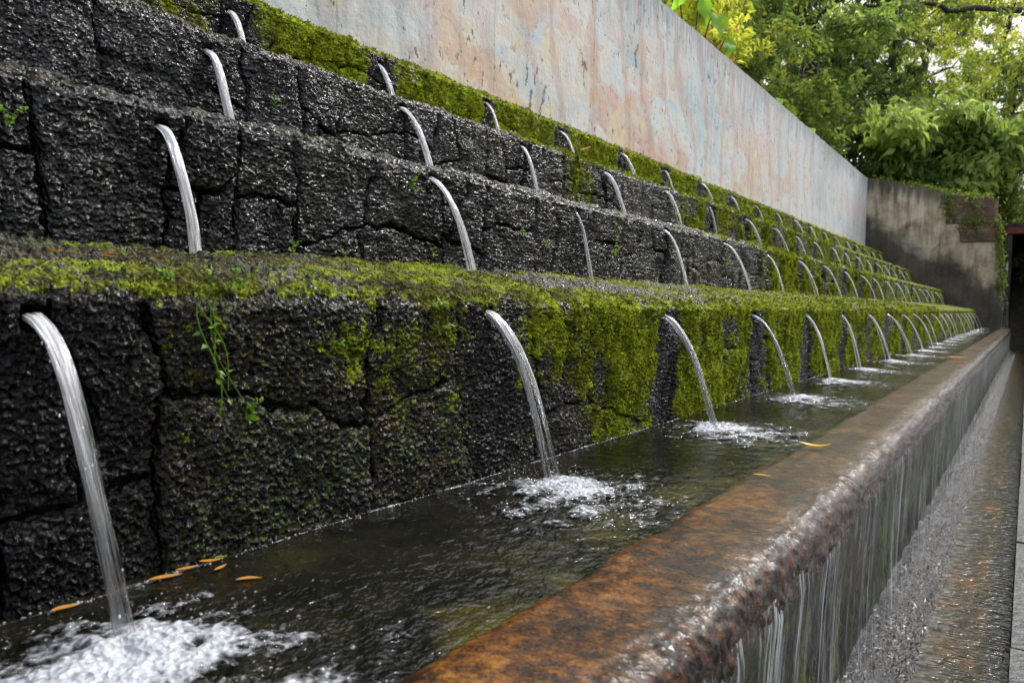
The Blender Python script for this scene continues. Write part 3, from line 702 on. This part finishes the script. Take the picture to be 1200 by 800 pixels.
# ground and hillside in one sheet
gx = np.concatenate([np.linspace(-260, -30, 12)[:-1], np.linspace(-30, 8, 96)[:-1], np.linspace(8, 260, 14)])
gy = np.concatenate([np.linspace(-260, -8, 12)[:-1], np.linspace(-8, 90, 130)[:-1], np.linspace(90, 420, 14)])
GX, GY = np.meshgrid(gx, gy, indexing='ij'); GX = GX.ravel(); GY = GY.ravel()
def ground_z(x, y):
    x = np.asarray(x, float); y = np.asarray(y, float)
    left = 2.7+.30*np.clip(-3.9-x, 0, 30)
    back = 1.9+.19*np.clip(y-21.6, 0, 70)
    z = np.full_like(x, -1.02)
    lw = sst(-3.62, -3.9, x); z = z*(1-lw)+left*lw
    bw = sst(21.3, 21.9, y)*sst(-.62, -.95, x); z = np.maximum(z, z*(1-bw)+np.maximum(back, left*lw)*bw)
    z = z+9*sst(4.5, 17, x)+1.2*sst(3.4, 5, x)  # right-hand bank out of view, added to block low sky and deepen reflections
    rb = sst(29, 36, y)*sst(-.95, -.6, x); z = np.maximum(z, z*(1-rb)+(1.2+.19*np.clip(y-30, 0, 70))*rb)
    return z
gz = ground_z(GX, GY); Pn = np.stack([GX, GY, GX*0], 1)
gz = gz+np.where(gz > 0, .25*fbm(Pn*.6, 3, 131), 0)
struct(obj('ground', np.stack([GX, GY, gz], 1), gridF(len(gx), len(gy))[:, ::-1], MT['soil']))

# ------------------------------------------------------------------ painted wall and end wall
ym = np.concatenate([np.linspace(-3, 2, 20)[:-1], np.linspace(2, 20.99, 330)])
top = np.interp(ym, [-3, 8, 21], [3.372, 3.357, 3.272])+.013*fbm(np.stack([ym*3.5, ym*0, ym*0], 1), 4, 141, .65)
cols = []
for f_ in np.linspace(0, 1, 8): cols.append(np.stack([ym*0-3.5+.006*vn(np.stack([ym*.6, ym*0+f_*3, ym*0], 1), 142), ym, 1.33+(top-.012-1.33)*f_], 1))
cols += [np.stack([ym*0-3.512, ym, top], 1), np.stack([ym*0-3.70, ym, top+.004], 1), np.stack([ym*0-3.712, ym, top-.01], 1), np.stack([ym*0-3.712, ym, ym*0+1.33], 1)]
V = np.concatenate(cols)
tag(obj('mural_wall', V, gridF(len(cols), len(ym))[:, ::-1], MT['mural'], None, (-3.6, 9, 1.33), False), 'tall pale wall above the terraces with a faded peach and blue mural, streaked grey', 'painted wall')
def prism(poly, y0, y1):
    p = np.array(poly, float); n = len(p)
    return p, n
import bmesh
def extr(name, poly, y0, y1, mat, parent=None, loc=None, bev=.012):
    bm = bmesh.new()
    vs = [bm.verts.new((x, y0, z)) for x, z in poly]; f = bm.faces.new(vs)
    ex = bmesh.ops.extrude_face_region(bm, geom=[f]); bmesh.ops.translate(bm, vec=(0, y1-y0, 0), verts=[e for e in ex['geom'] if isinstance(e, bmesh.types.BMVert)])
    bmesh.ops.recalc_face_normals(bm, faces=bm.faces)
    bmesh.ops.bevel(bm, geom=bm.edges[:], offset=bev, segments=2, affect='EDGES')
    l = np.array(loc or (0, 0, 0)); b = base(parent)+(l if parent is None else 0)
    bmesh.ops.translate(bm, vec=-b, verts=bm.verts)
    me = bpy.data.meshes.new(name); bm.to_mesh(me); bm.free(); me.materials.append(mat)
    o = bpy.data.objects.new(name, me); o.location = l if parent is None else (0, 0, 0); o.parent = parent; C.objects.link(o); return o
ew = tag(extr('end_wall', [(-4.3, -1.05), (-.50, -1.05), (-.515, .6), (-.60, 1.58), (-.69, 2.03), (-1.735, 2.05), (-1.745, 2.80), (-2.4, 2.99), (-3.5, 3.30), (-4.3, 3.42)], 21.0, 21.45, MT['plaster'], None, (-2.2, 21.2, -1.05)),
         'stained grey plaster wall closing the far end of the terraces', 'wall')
extr('brick_block', [(-1.73, 2.053), (-.71, 2.035), (-.705, 2.60), (-1.73, 2.76)], 21.06, 21.43, MT['brick'], ew)
extr('brick_ledge', [(-1.42, 1.62), (-.625, 1.60), (-.68, 2.02), (-1.47, 2.04)], 20.95, 20.997, MT['brick'], ew)
V, F = strip(resample([(0, 1.15), (0, -.93)], 30)[0], np.linspace(0, .13, 10))
z = V[:, 2].copy(); V = np.stack([-.555+V[:, 1]*(1+.5*sst(.5, -.9, z))+.03*sst(.6, -.9, z)+.012*fbm(np.stack([z*6, V[:, 1]*9, z*0], 1), 2, 151), 20.955-.05*sst(1.1, -.9, z)+.012*np.sin(V[:, 1]*60), z], 1)
tag(obj('water_trickle', V, F, MT['veil'], None, (-.5, 20.9, -.93)), 'narrow white trickle of water down the right edge of the plaster end wall', 'waterfall')
# dark gateway with steps beyond the end of the channel
gt = empty('gateway', 'dark stairway opening with a dull red beam to the right of the end wall', 'gateway', (.4, 23, -1.0))
extr('lintel', [(-.58, 1.93), (1.9, 1.93), (1.9, 2.09), (-.58, 2.09)], 22.9, 23.2, MT['red'], gt)
extr('post', [(-.58, -1.0), (-.42, -1.0), (-.42, 1.927), (-.58, 1.927)], 22.92, 23.18, MT['dark'], gt)
extr('post', [(1.7, -1.0), (1.9, -1.0), (1.9, 1.927), (1.7, 1.927)], 22.92, 23.18, MT['dark'], gt)
extr('roof_slab', [(-.6, 2.095), (1.95, 2.095), (1.95, 2.2), (-.6, 2.2)], 22.95, 29, MT['dark'], gt)
extr('side_wall', [(-.6, -1.0), (-.45, -1.0), (-.45, 2.09), (-.6, 2.09)], 23.25, 29, MT['dark'], gt)
extr('side_wall', [(1.75, -1.0), (1.9, -1.0), (1.9, 2.09), (1.75, 2.09)], 23.25, 29, MT['dark'], gt)
extr('back_wall', [(-.44, -1.0), (1.74, -1.0), (1.74, 2.09), (-.44, 2.09)], 28.6, 28.9, MT['dark'], gt)
for k in range(14):
    extr('step', [(-.44, -1.0), (1.74, -1.0), (1.74, -.85+k*.17), (-.44, -.85+k*.17)], 23.6+k*.33, 23.6+(k+1)*.33-.004, MT['dark'], gt, bev=.008)

# ------------------------------------------------------------------ small plants on the stone
def sprig(x, y, z, n, ln, leaf, label, hang=False):
    root = empty('wall_plant', label, 'plant', (x, y, z), 'small plants rooted in the terraces'); lf = MB(); rs = np.random.RandomState(int(abs(y*1000+z*777)))
    for k in range(n):
        dx = .35+.5*rs.rand(); dy = rs.uniform(-.8, .8); dz = -1.0 if (hang and k % 3) else rs.uniform(.2, 1.1)
        t = np.linspace(0, 1, 9); L = ln*rs.uniform(.6, 1.15)
        p = np.stack([x+.25*dx*L*t, y+dy*L*t*.6+.1*L*np.sin(t*5+k), z+dz*L*t-.25*L*t*t], 1)
        st = MB(); vv, ff = tube(p, .0008+.0005*(1-t), 5); st.add(vv, ff, .4); st.build('stem', MT['sprig'], root)
        m_ = rs.randint(4, 8); ti = np.linspace(.3, 1, m_)
        B = np.stack([np.interp(ti, t, p[:, q]) for q in range(3)], 1)
        Dv = rdir(m_, rs)*.9+np.array([.45, 0, .15]); Nv = np.array([.6, -.25, .8])+rdir(m_, rs)*.35
        s = .74*leaf*rs.uniform(.5, 1.2, m_); leaves(lf, B, Dv, Nv, s, s*.72, rs.uniform(.3, 1, m_), .12)
    lf.build('leaves', MT['sprig'], root, smooth=False)
f0, f1, f2 = FX[0]+.012, FX[1]+.012, FX[2]+.012
sprig(f0, .683, -.01, 6, .12, .016, 'trailing green creeper hanging down the near lowest terrace, right of the first jet', True)
sprig(f0, .764, -.195, 3, .045, .019, 'single bright green seedling low on the dark lowest terrace face')
sprig(f0, 1.241, -.02, 6, .05, .015, 'leafy green tuft just left of the second lowest jet, below the mossy edge')
sprig(f0, .745, .012, 4, .05, .013, 'small pale sprig spreading along the top edge of the lowest terrace')
sprig(f0, .954, -.085, 3, .04, .010, 'tiny green sprig in the middle of the lowest terrace face')
sprig(f0, .62, .02, 3, .045, .013, 'little pale leaves above and right of the nearest jet')
sprig(f1, .705, .34, 4, .06, .02, 'blurred bright green sprig at the far left on the second terrace')
sprig(f1, 1.888, .365, 6, .075, .016, 'wispy green plant on the second terrace left of a long jet')
sprig(f1, 1.41, .135, 4, .05, .013, 'small sprig at the foot of the second terrace, above mossy ledge left of centre')
sprig(f1, 1.60, .13, 3, .05, .012, 'thin sprig at the foot of the second terrace between the first two jets')
sprig(f1, 2.00, .15, 4, .05, .012, 'sprig in the joint beside the foot of the second jet on the second terrace')
sprig(f1, 2.56, .27, 5, .06, .016, 'leafy sprig on the second terrace left of the thin weak jet')
sprig(f1, 2.75, .23, 4, .06, .015, 'small bright plant on the second terrace, nearest left of the thin weak jet')
sprig(f1, 3.38, .235, 10, .085, .022, 'brightest leafy green clump growing on the second terrace face')
sprig(f1, 5.03, .27, 9, .13, .022, 'tall green fern-like clump on the second terrace beyond the bright one')
sprig(f2, 1.88, .72, 6, .075, .014, 'yellow green sprig on the third terrace just right of its first jet')
sprig(f2, 2.32, .90, 4, .05, .013, 'small green tuft near the top edge of the third terrace, left of its second jet')

# ------------------------------------------------------------------ fallen leaves
def fallen(x, y, z, ang, L, W, mat, label, curl=.3, tilt=0):
    n = 11; t = np.linspace(0, 1, n); w = W*np.sin(PI*np.clip(t, .02, .985)**.8)**.8; V = []; bend = RS.uniform(-.45, .45); curl = curl*RS.uniform(.8, 2.0)
    ca, sa = math.cos(ang), math.sin(ang)
    for k in range(n):
        for j, q in enumerate((-1, -.5, 0, .5, 1)):
            a = (t[k]-.5)*L; b = q*w[k]*.5+bend*L*(t[k]-.5)**2; hh = .002+curl*L*((t[k]-.5)**2*.6)+abs(q)*w[k]*.22+tilt*(t[k])*L
            V.append((x+a*ca-b*sa, y+a*sa+b*ca, z+hh))
    o = obj('fallen_leaf', V, gridF(n, 5), MT[mat], None, (x, y, z), True, {'tint': np.tile(np.linspace(.1, .9, 5), n)*.5+np.repeat(t, 5)*.5})
    tag(o, label, 'leaf', 'fallen leaves')
fallen(-.482, 2.239, -.394, .25, .085, .026, 'yellow', 'curled yellow leaf lying on the wet trough rim', .5)
fallen(-.502, 1.794, -.397, .1, .040, .009, 'yellow', 'thin bright yellow leaf on the trough rim close to the water', .2)
fallen(-.456, 7.11, -.394, .4, .16, .06, 'orange', 'orange leaf far along the trough rim', .3)
fallen(-1.012, .612, ZW+.001, 1.25, .045, .013, 'orange', 'bright orange leaf floating against the wall, beside the nearest jet', .2)
fallen(-1.018, .650, ZW+.002, 1.4, .032, .010, 'orange', 'small orange leaf second in the floating line against the wall', .2)
fallen(-1.016, .688, ZW+.003, 1.1, .034, .011, 'orange', 'orange leaf at the right end of the floating line, touching a green scrap', .25)
fallen(-.985, .684, ZW+.001, 1.9, .028, .008, 'orange', 'tan leaf floating just off the end of the line of leaves', .2)
fallen(-.915, .681, ZW+.001, .9, .036, .010, 'orange', 'lone slim orange leaf floating clear of the wall', .25)
fallen(-1.014, .475, ZW+.001, 1.4, .034, .012, 'orange', 'dull orange leaf at the waterline left of the nearest jet', .2)
fallen(-1.018, .706, ZW+.004, 1.2, .018, .010, 'sprig', 'green scrap of leaf floating at the wall beside the orange leaves', .2)
fallen(-1.20, .553, .062, 2.2, .045, .009, 'orange', 'long tan leaf lying on the moss at the near left top of the lowest terrace', .3)
fallen(-1.06, .56, .052, 1.3, .022, .009, 'orange', 'short brown orange leaf on the lowest terrace edge above the nearest jet', .3)
fallen(-1.17, .62, .062, 1.6, .028, .007, 'orange', 'small tan leaf just right of the long one on the mossy ledge', .3)
fallen(-1.17, 3.4, .075, 1.2, .05, .02, 'orange', 'reddish leaf on the mossy ledge above the fourth jet', .3)
fallen(-2.36, 4.28, .955, 1.4, .09, .05, 'orange', 'orange yellow leaf caught on the third terrace in the green patch', .4, .4)
fallen(-1.15, 9.5, .07, 1.2, .12, .06, 'yellow', 'yellow leaf far along the mossy top of the lowest terrace', .4)

# ------------------------------------------------------------------ trees
def branch(mb, p0, p1, r0, r1, rs, wob=.08, n=9, k=8):
    t = np.linspace(0, 1, n); p0 = np.array(p0, float); p1 = np.array(p1, float); L = np.linalg.norm(p1-p0)
    p = p0[None]+(p1-p0)[None]*t[:, None]
    j = rs.normal(0, 1, (n, 3)); j[0] = 0; j[-1] = 0
    j[1:-1] = (j[:-2]+2*j[1:-1]+j[2:])/4
    p = p+j*wob*L*.35*np.sin(PI*t)[:, None]
    mb.add(*tube(p, r0+(r1-r0)*t, k)); return p
def tree(name, label, cat, x, y, h, cr, mat, seed, leafL=.16, nleaf=14000, crown0=.35, lean=(0, 0), tr=.12, group=None, flat=.75, droop=.3, limbs=8, extra=None, tintm=.5, zb=None):
    rs = np.random.RandomState(seed)
    z0 = (float(ground_z(np.array([x]), np.array([y]))[0]) if zb is None else zb)-.15
    root = empty(name, label, cat, (x, y, z0), group)
    tk = MB(); top_ = np.array([x+lean[0], y+lean[1], z0+h*.88])
    trunk = branch(tk, (x, y, z0), top_, tr, tr*.25, rs, .10, 14, 10)
    tips = []
    for k in range(limbs):
        f_ = crown0+(1-crown0)*(k+rs.rand())/limbs*.95
        p0 = np.array([np.interp(f_, np.linspace(0, 1, 14), trunk[:, q]) for q in range(3)])
        an = k*2.4+rs.rand(); reach = cr*(1.05-.45*abs(f_-.6)/.5)*rs.uniform(.6, 1.05)
        p1 = p0+np.array([math.cos(an)*reach, math.sin(an)*reach, reach*rs.uniform(.05, .6)*flat])
        pth = branch(tk, p0, p1, tr*.42*(1.2-f_), tr*.06, rs, .16, 8, 6)
        for q in range(5):
            s0 = pth[rs.randint(3, 8)]; dv = rdir(1, rs)[0]*np.array([1, 1, .6]); s1 = s0+dv*cr*rs.uniform(.18, .42)
            branch(tk, s0, s1, tr*.07, tr*.02, rs, .2, 5, 4); tips.append(s1)
        tips.append(p1)
    if extra is not None:
        for a, b, r0, r1 in extra:
            pth = branch(tk, a, b, r0, r1, rs, .10, 12, 8); tips += [np.array(q)+np.array([0, 0, -.2]) for q in pth[3::3]]
    tips.append(top_); tips = np.array(tips)
    tk.build('trunk', MT['bark'], root)
    cm = MB(); nt = len(tips); per = max(4, nleaf//(nt*5))
    # sprays: each tip carries several twigs, each twig a row of leaves
    tw = tips[rs.randint(0, nt, nt*5)]+rs.normal(0, 1, (nt*5, 3))*np.array([.16, .16, .11])*cr
    td = rdir(nt*5, rs)*np.array([1, 1, .5])+np.array([0, 0, -droop])
    tl = cr*rs.uniform(.10, .24, nt*5); tt = np.clip(tintm+rs.normal(0, .25, nt*5), 0, 1)
    s = rs.rand(nt*5, per)
    B = (tw[:, None]+td[:, None]*tl[:, None, None]*s[..., None]+rs.normal(0, 1, (nt*5, per, 3))*leafL*.55).reshape(-1, 3); n = len(B)
    Dv = (td[:, None]*.7+rdir(nt*5*per, rs).reshape(nt*5, per, 3)).reshape(-1, 3)+np.array([0, 0, -droop])
    Nv = rdir(n, rs)*.8+np.array([0, 0, .8])
    L = leafL*rs.uniform(.55, 1.25, n)
    leaves(cm, B, Dv, Nv, L, L*.48, np.clip(np.repeat(tt, per)+rs.normal(0, .14, n), 0, 1))
    cm.build('crown', MT[mat], root, smooth=False); return root
G = 'trees beyond the walls'
# broad leaved plant peeping over the painted wall
rs = np.random.RandomState(5)
bp = empty('broad_leaf_plant', 'huge bright green leaves leaning over the top of the painted wall', 'plant', (-4.1, 10.4, 2.6))
st = MB(); lf = MB(); dd = MB()
for k, (px, py, pz, L, ang) in enumerate([(-3.72, 10.3, 3.98, .42, -.3), (-3.86, 10.15, 4.16, .38, .9), (-3.62, 10.6, 3.72, .30, -.7), (-3.95, 9.7, 4.2, .32, 2.2), (-3.9, 11.2, 3.9, .3, .3), (-3.66, 13.2, 3.52, .24, .2), (-3.6, 15.3, 3.42, .24, .1)]):
    yb = 10.4 if k < 5 else py+.1
    st = MB(); b = branch(st, (-4.15, yb, 2.6), (px-.05, py, pz+.03), .02, .008, rs, .12, 8, 6); st.build('stem', MT['bark'], bp)
    n = 9; t = np.linspace(0, 1, n); w = .62*L*np.sin(PI*np.clip(t, .03, .99)**.62)
    d = np.array([math.cos(ang)*.45, -.35+.3*math.sin(ang), -.8]); d /= np.linalg.norm(d); sd = np.cross(d, np.array([.8, -.6, .15])); sd /= np.linalg.norm(sd); nn = np.cross(sd, d)
    V = np.array([np.array([px, py, pz])+d*L*t[i]+sd*w[i]*q*.5+nn*(abs(q)*w[i]*.12+.03*math.sin(t[i]*9+k)*abs(q)-.25*L*t[i]**2) for i in range(n) for q in (-1, -.5, 0, .5, 1)])
    lf.add(V, gridF(n, 5), np.clip(.75+rs.normal(0, .12), 0, 1))
lf.build('leaves', MT['leafbig'], bp)
for k in range(26):
    p = np.array([-3.95, 10.9, 3.75])+rs.normal(0, 1, 3)*np.array([.14, .3, .2])
    leaves(dd, p[None], rdir(1, rs)+np.array([[0, 0, -.8]]), rdir(1, rs), [.14*rs.uniform(.6, 1.3)], [.08], [rs.rand()])
dd.build('dead_leaves', MT['leafdead'], bp, smooth=False)
tree('broadleaf_tree', 'light yellow green sapling directly behind the painted wall at upper centre', 'tree', -5.2, 12.6, 4.6, 1.7, 'leafC', 21, .15, 9000, .2, tr=.07, group=G)
tree('broadleaf_tree', 'mid green tree behind the middle of the painted wall', 'tree', -5.7, 16.6, 6.0, 2.1, 'leafA', 22, .15, 13000, .15, tr=.10, group=G)
tree('broadleaf_tree', 'fresh green tree leaning above the far half of the painted wall', 'tree', -5.2, 20.5, 5.6, 2.0, 'leafD', 23, .18, 12000, .12, tr=.09, group=G, tintm=.4)
tree('broadleaf_tree', 'dark thick-trunked tree rising above the far end of the painted wall', 'tree', -6.0, 24.6, 8.6, 3.0, 'leafB', 24, .17, 22000, .25, tr=.36, group=G, tintm=.45)
tree('shrub', 'large arching bright green shrub above the end wall', 'shrub', -2.5, 24.2, 3.7, 1.85, 'leafD', 25, .30, 9500, .25, tr=.06, flat=.5, droop=.55, limbs=12, tintm=.6)
tree('shrub', 'low dark bush behind the left half of the end wall', 'shrub', -4.3, 23.2, 2.6, 1.3, 'leafB', 26, .15, 8000, .05, tr=.05, limbs=10)
tree('broadleaf_tree', 'tree at the right edge with a long bare limb across the top', 'tree', -.6, 28.5, 10.0, 2.7, 'leafA', 27, .20, 17000, .10, tr=.13, group=G, limbs=12,
     extra=[((-.6, 28.3, 9.2), (-4.6, 26.2, 9.45), .10, .05)])
tree('broadleaf_tree', 'tall grey green tree filling the gap behind the shrub', 'tree', -4.6, 31.5, 9.5, 3.1, 'leafA', 28, .18, 13000, .2, tr=.2, group=G, tintm=.4)
tree('broadleaf_tree', 'sunlit yellow green tree in the distance at upper right', 'tree', -5.2, 42, 12.5, 4.2, 'leafC', 29, .22, 11000, .25, tr=.25, group=G)
tree('broadleaf_tree', 'distant pale tree above the right end of the end wall', 'tree', -1.0, 45, 13, 4.0, 'leafC', 30, .22, 10000, .2, tr=.25, group=G, tintm=.6)
tree('broadleaf_tree', 'distant mid green tree behind the thick dark trunk', 'tree', -10.5, 37, 13, 4.4, 'leafA', 31, .2, 22000, .15, tr=.25, group=G, tintm=.55)
tree('broadleaf_tree', 'distant yellow tinged tree high behind the painted wall', 'tree', -10.5, 27, 11.5, 3.8, 'leafC', 32, .19, 20000, .15, tr=.22, group=G, tintm=.4)
tree('broadleaf_tree', 'dark bushy tree hanging over the gateway', 'tree', 1.2, 33.5, 9.0, 2.6, 'leafB', 33, .16, 18000, .1, tr=.15, group=G, limbs=12)
tree('shrub', 'low green undergrowth bush behind the brick block of the end wall', 'shrub', -1.3, 25.8, 2.4, 1.1, 'leafA', 34, .15, 7000, .05, tr=.04, limbs=10)
tree('broadleaf_tree', 'farthest tall forest tree in the middle of the skyline', 'tree', -7.5, 54, 15, 5.2, 'leafA', 35, .26, 17000, .12, tr=.3, group=G, tintm=.6)
# ivy on the end wall
iv = empty('ivy', 'green ivy trailing over the brick ledge and down the right edge of the end wall', 'ivy', (-.8, 20.95, 2.0))
cm = MB(); st = MB()
def ivy(path, n, spread, L):
    P_ = np.array(path, float); t = rs.rand(n)*(len(P_)-1); q = np.stack([np.interp(t, np.arange(len(P_)), P_[:, k]) for k in range(3)], 1)+rs.normal(0, 1, (n, 3))*np.array(spread)
    leaves(cm, q, rdir(n, rs)+np.array([0, -.3, -.8]), rdir(n, rs)*.6+np.array([0, -.8, .5]), L*rs.uniform(.5, 1.3, n), L*.7*rs.uniform(.5, 1.2, n), np.clip(rs.normal(.5, .2, n), 0, 1))
    st.add(*tube(resample(P_, 20)[0], .008, 5))
ivy([(-1.5, 20.97, 2.06), (-.68, 20.95, 2.05), (-.62, 20.93, 1.4), (-.55, 20.93, .5)], 420, (.05, .03, .06), .07)
ivy([(-1.8, 21.0, 2.78), (-1.74, 20.97, 2.5), (-1.66, 20.96, 2.2)], 190, (.08, .03, .06), .07)
ivy([(-1.3, 20.97, 2.6), (-1.1, 20.96, 2.3), (-1.2, 20.93, 1.9)], 120, (.12, .03, .10), .07)
ivy([(-3.4, 21.2, 3.3), (-2.4, 21.15, 3.02), (-1.78, 21.2, 2.84), (-.74, 21.2, 2.62)], 700, (.1, .1, .05), .09)
ivy([(-.66, 20.95, 2.2), (-.56, 20.9, 1.2), (-.50, 20.92, .2)], 240, (.04, .03, .1), .07)
st.build('stems', MT['bark'], iv); cm.build('leaves', MT['leafA'], iv, smooth=False)

# ------------------------------------------------------------------ light, camera
SUN_EL, SUN_AZ = math.radians(50), math.radians(17)          # azimuth from +Y towards +X
w = bpy.data.worlds.new('World'); sc.world = w; w.use_nodes = True; nt = w.node_tree
bg = nt.nodes['Background']; sky = nt.nodes.new('ShaderNodeTexSky'); sky.sky_type = 'NISHITA'; sky.sun_disc = False
sky.sun_elevation = SUN_EL; sky.sun_rotation = SUN_AZ; sky.dust_density = 5.0; sky.air_density = 1.0; sky.ozone_density = 1.0
tc = nt.nodes.new('ShaderNodeTexCoord'); cn = nt.nodes.new('ShaderNodeTexNoise'); cn.inputs['Scale'].default_value = 3.2; cn.inputs['Detail'].default_value = 5; cn.inputs['Roughness'].default_value = .6
cr_ = nt.nodes.new('ShaderNodeMapRange'); cr_.interpolation_type = 'SMOOTHSTEP'; cr_.inputs[1].default_value = .42; cr_.inputs[2].default_value = .60
cm_ = nt.nodes.new('ShaderNodeMix'); cm_.data_type = 'RGBA'; cm_.inputs[7].default_value = (15.5, 16.0, 17.0, 1)
nt.links.new(tc.outputs['Generated'], cn.inputs['Vector']); nt.links.new(cn.outputs['Fac'], cr_.inputs[0]); nt.links.new(cr_.outputs[0], cm_.inputs[0])
nt.links.new(sky.outputs[0], cm_.inputs[6]); nt.links.new(cm_.outputs[2], bg.inputs[0]); bg.inputs[1].default_value = .15
sl = bpy.data.lights.new('sun', 'SUN'); sl.energy = 3.1; sl.angle = math.radians(12); sl.color = (1, .97, .93)
so = bpy.data.objects.new('sun', sl); C.objects.link(so)
from mathutils import Vector, Matrix
sd = Vector((math.sin(SUN_AZ)*math.cos(SUN_EL), math.cos(SUN_AZ)*math.cos(SUN_EL), math.sin(SUN_EL)))
so.rotation_euler = sd.to_track_quat('Z', 'Y').to_euler(); so.location = sd*30
yaw, pitch, roll = math.radians(34.194), math.radians(-2.945), math.radians(.999)
rt = Vector((math.cos(yaw), math.sin(yaw), 0)); fw = Vector((-math.sin(yaw), math.cos(yaw), 0)); up = Vector((0, 0, 1))
f2_ = fw*math.cos(pitch)+up*math.sin(pitch); u2 = up*math.cos(pitch)-fw*math.sin(pitch)
r3 = rt*math.cos(roll)+u2*math.sin(roll); u3 = u2*math.cos(roll)-rt*math.sin(roll)
cam = bpy.data.cameras.new('camera'); co = bpy.data.objects.new('camera', cam); C.objects.link(co)
co.matrix_world = Matrix(((r3.x, u3.x, -f2_.x, 0), (r3.y, u3.y, -f2_.y, 0), (r3.z, u3.z, -f2_.z, 0), (0, 0, 0, 1)))
cam.sensor_width = 36; cam.lens = 889.3/1200*36; cam.clip_start = .02; cam.clip_end = 1500
cam.dof.use_dof = True; cam.dof.focus_distance = 2.1; cam.dof.aperture_fstop = 7.0
sc.camera = co
sc.view_settings.view_transform = 'Standard'; sc.view_settings.look = 'None'; sc.view_settings.exposure = 0
sc.cycles.use_denoising = True
sc.cycles.caustics_reflective = False; sc.cycles.caustics_refractive = False
sc.cycles.transparent_max_bounces = 24; sc.cycles.max_bounces = 10
sc.cycles.sample_clamp_indirect = 6
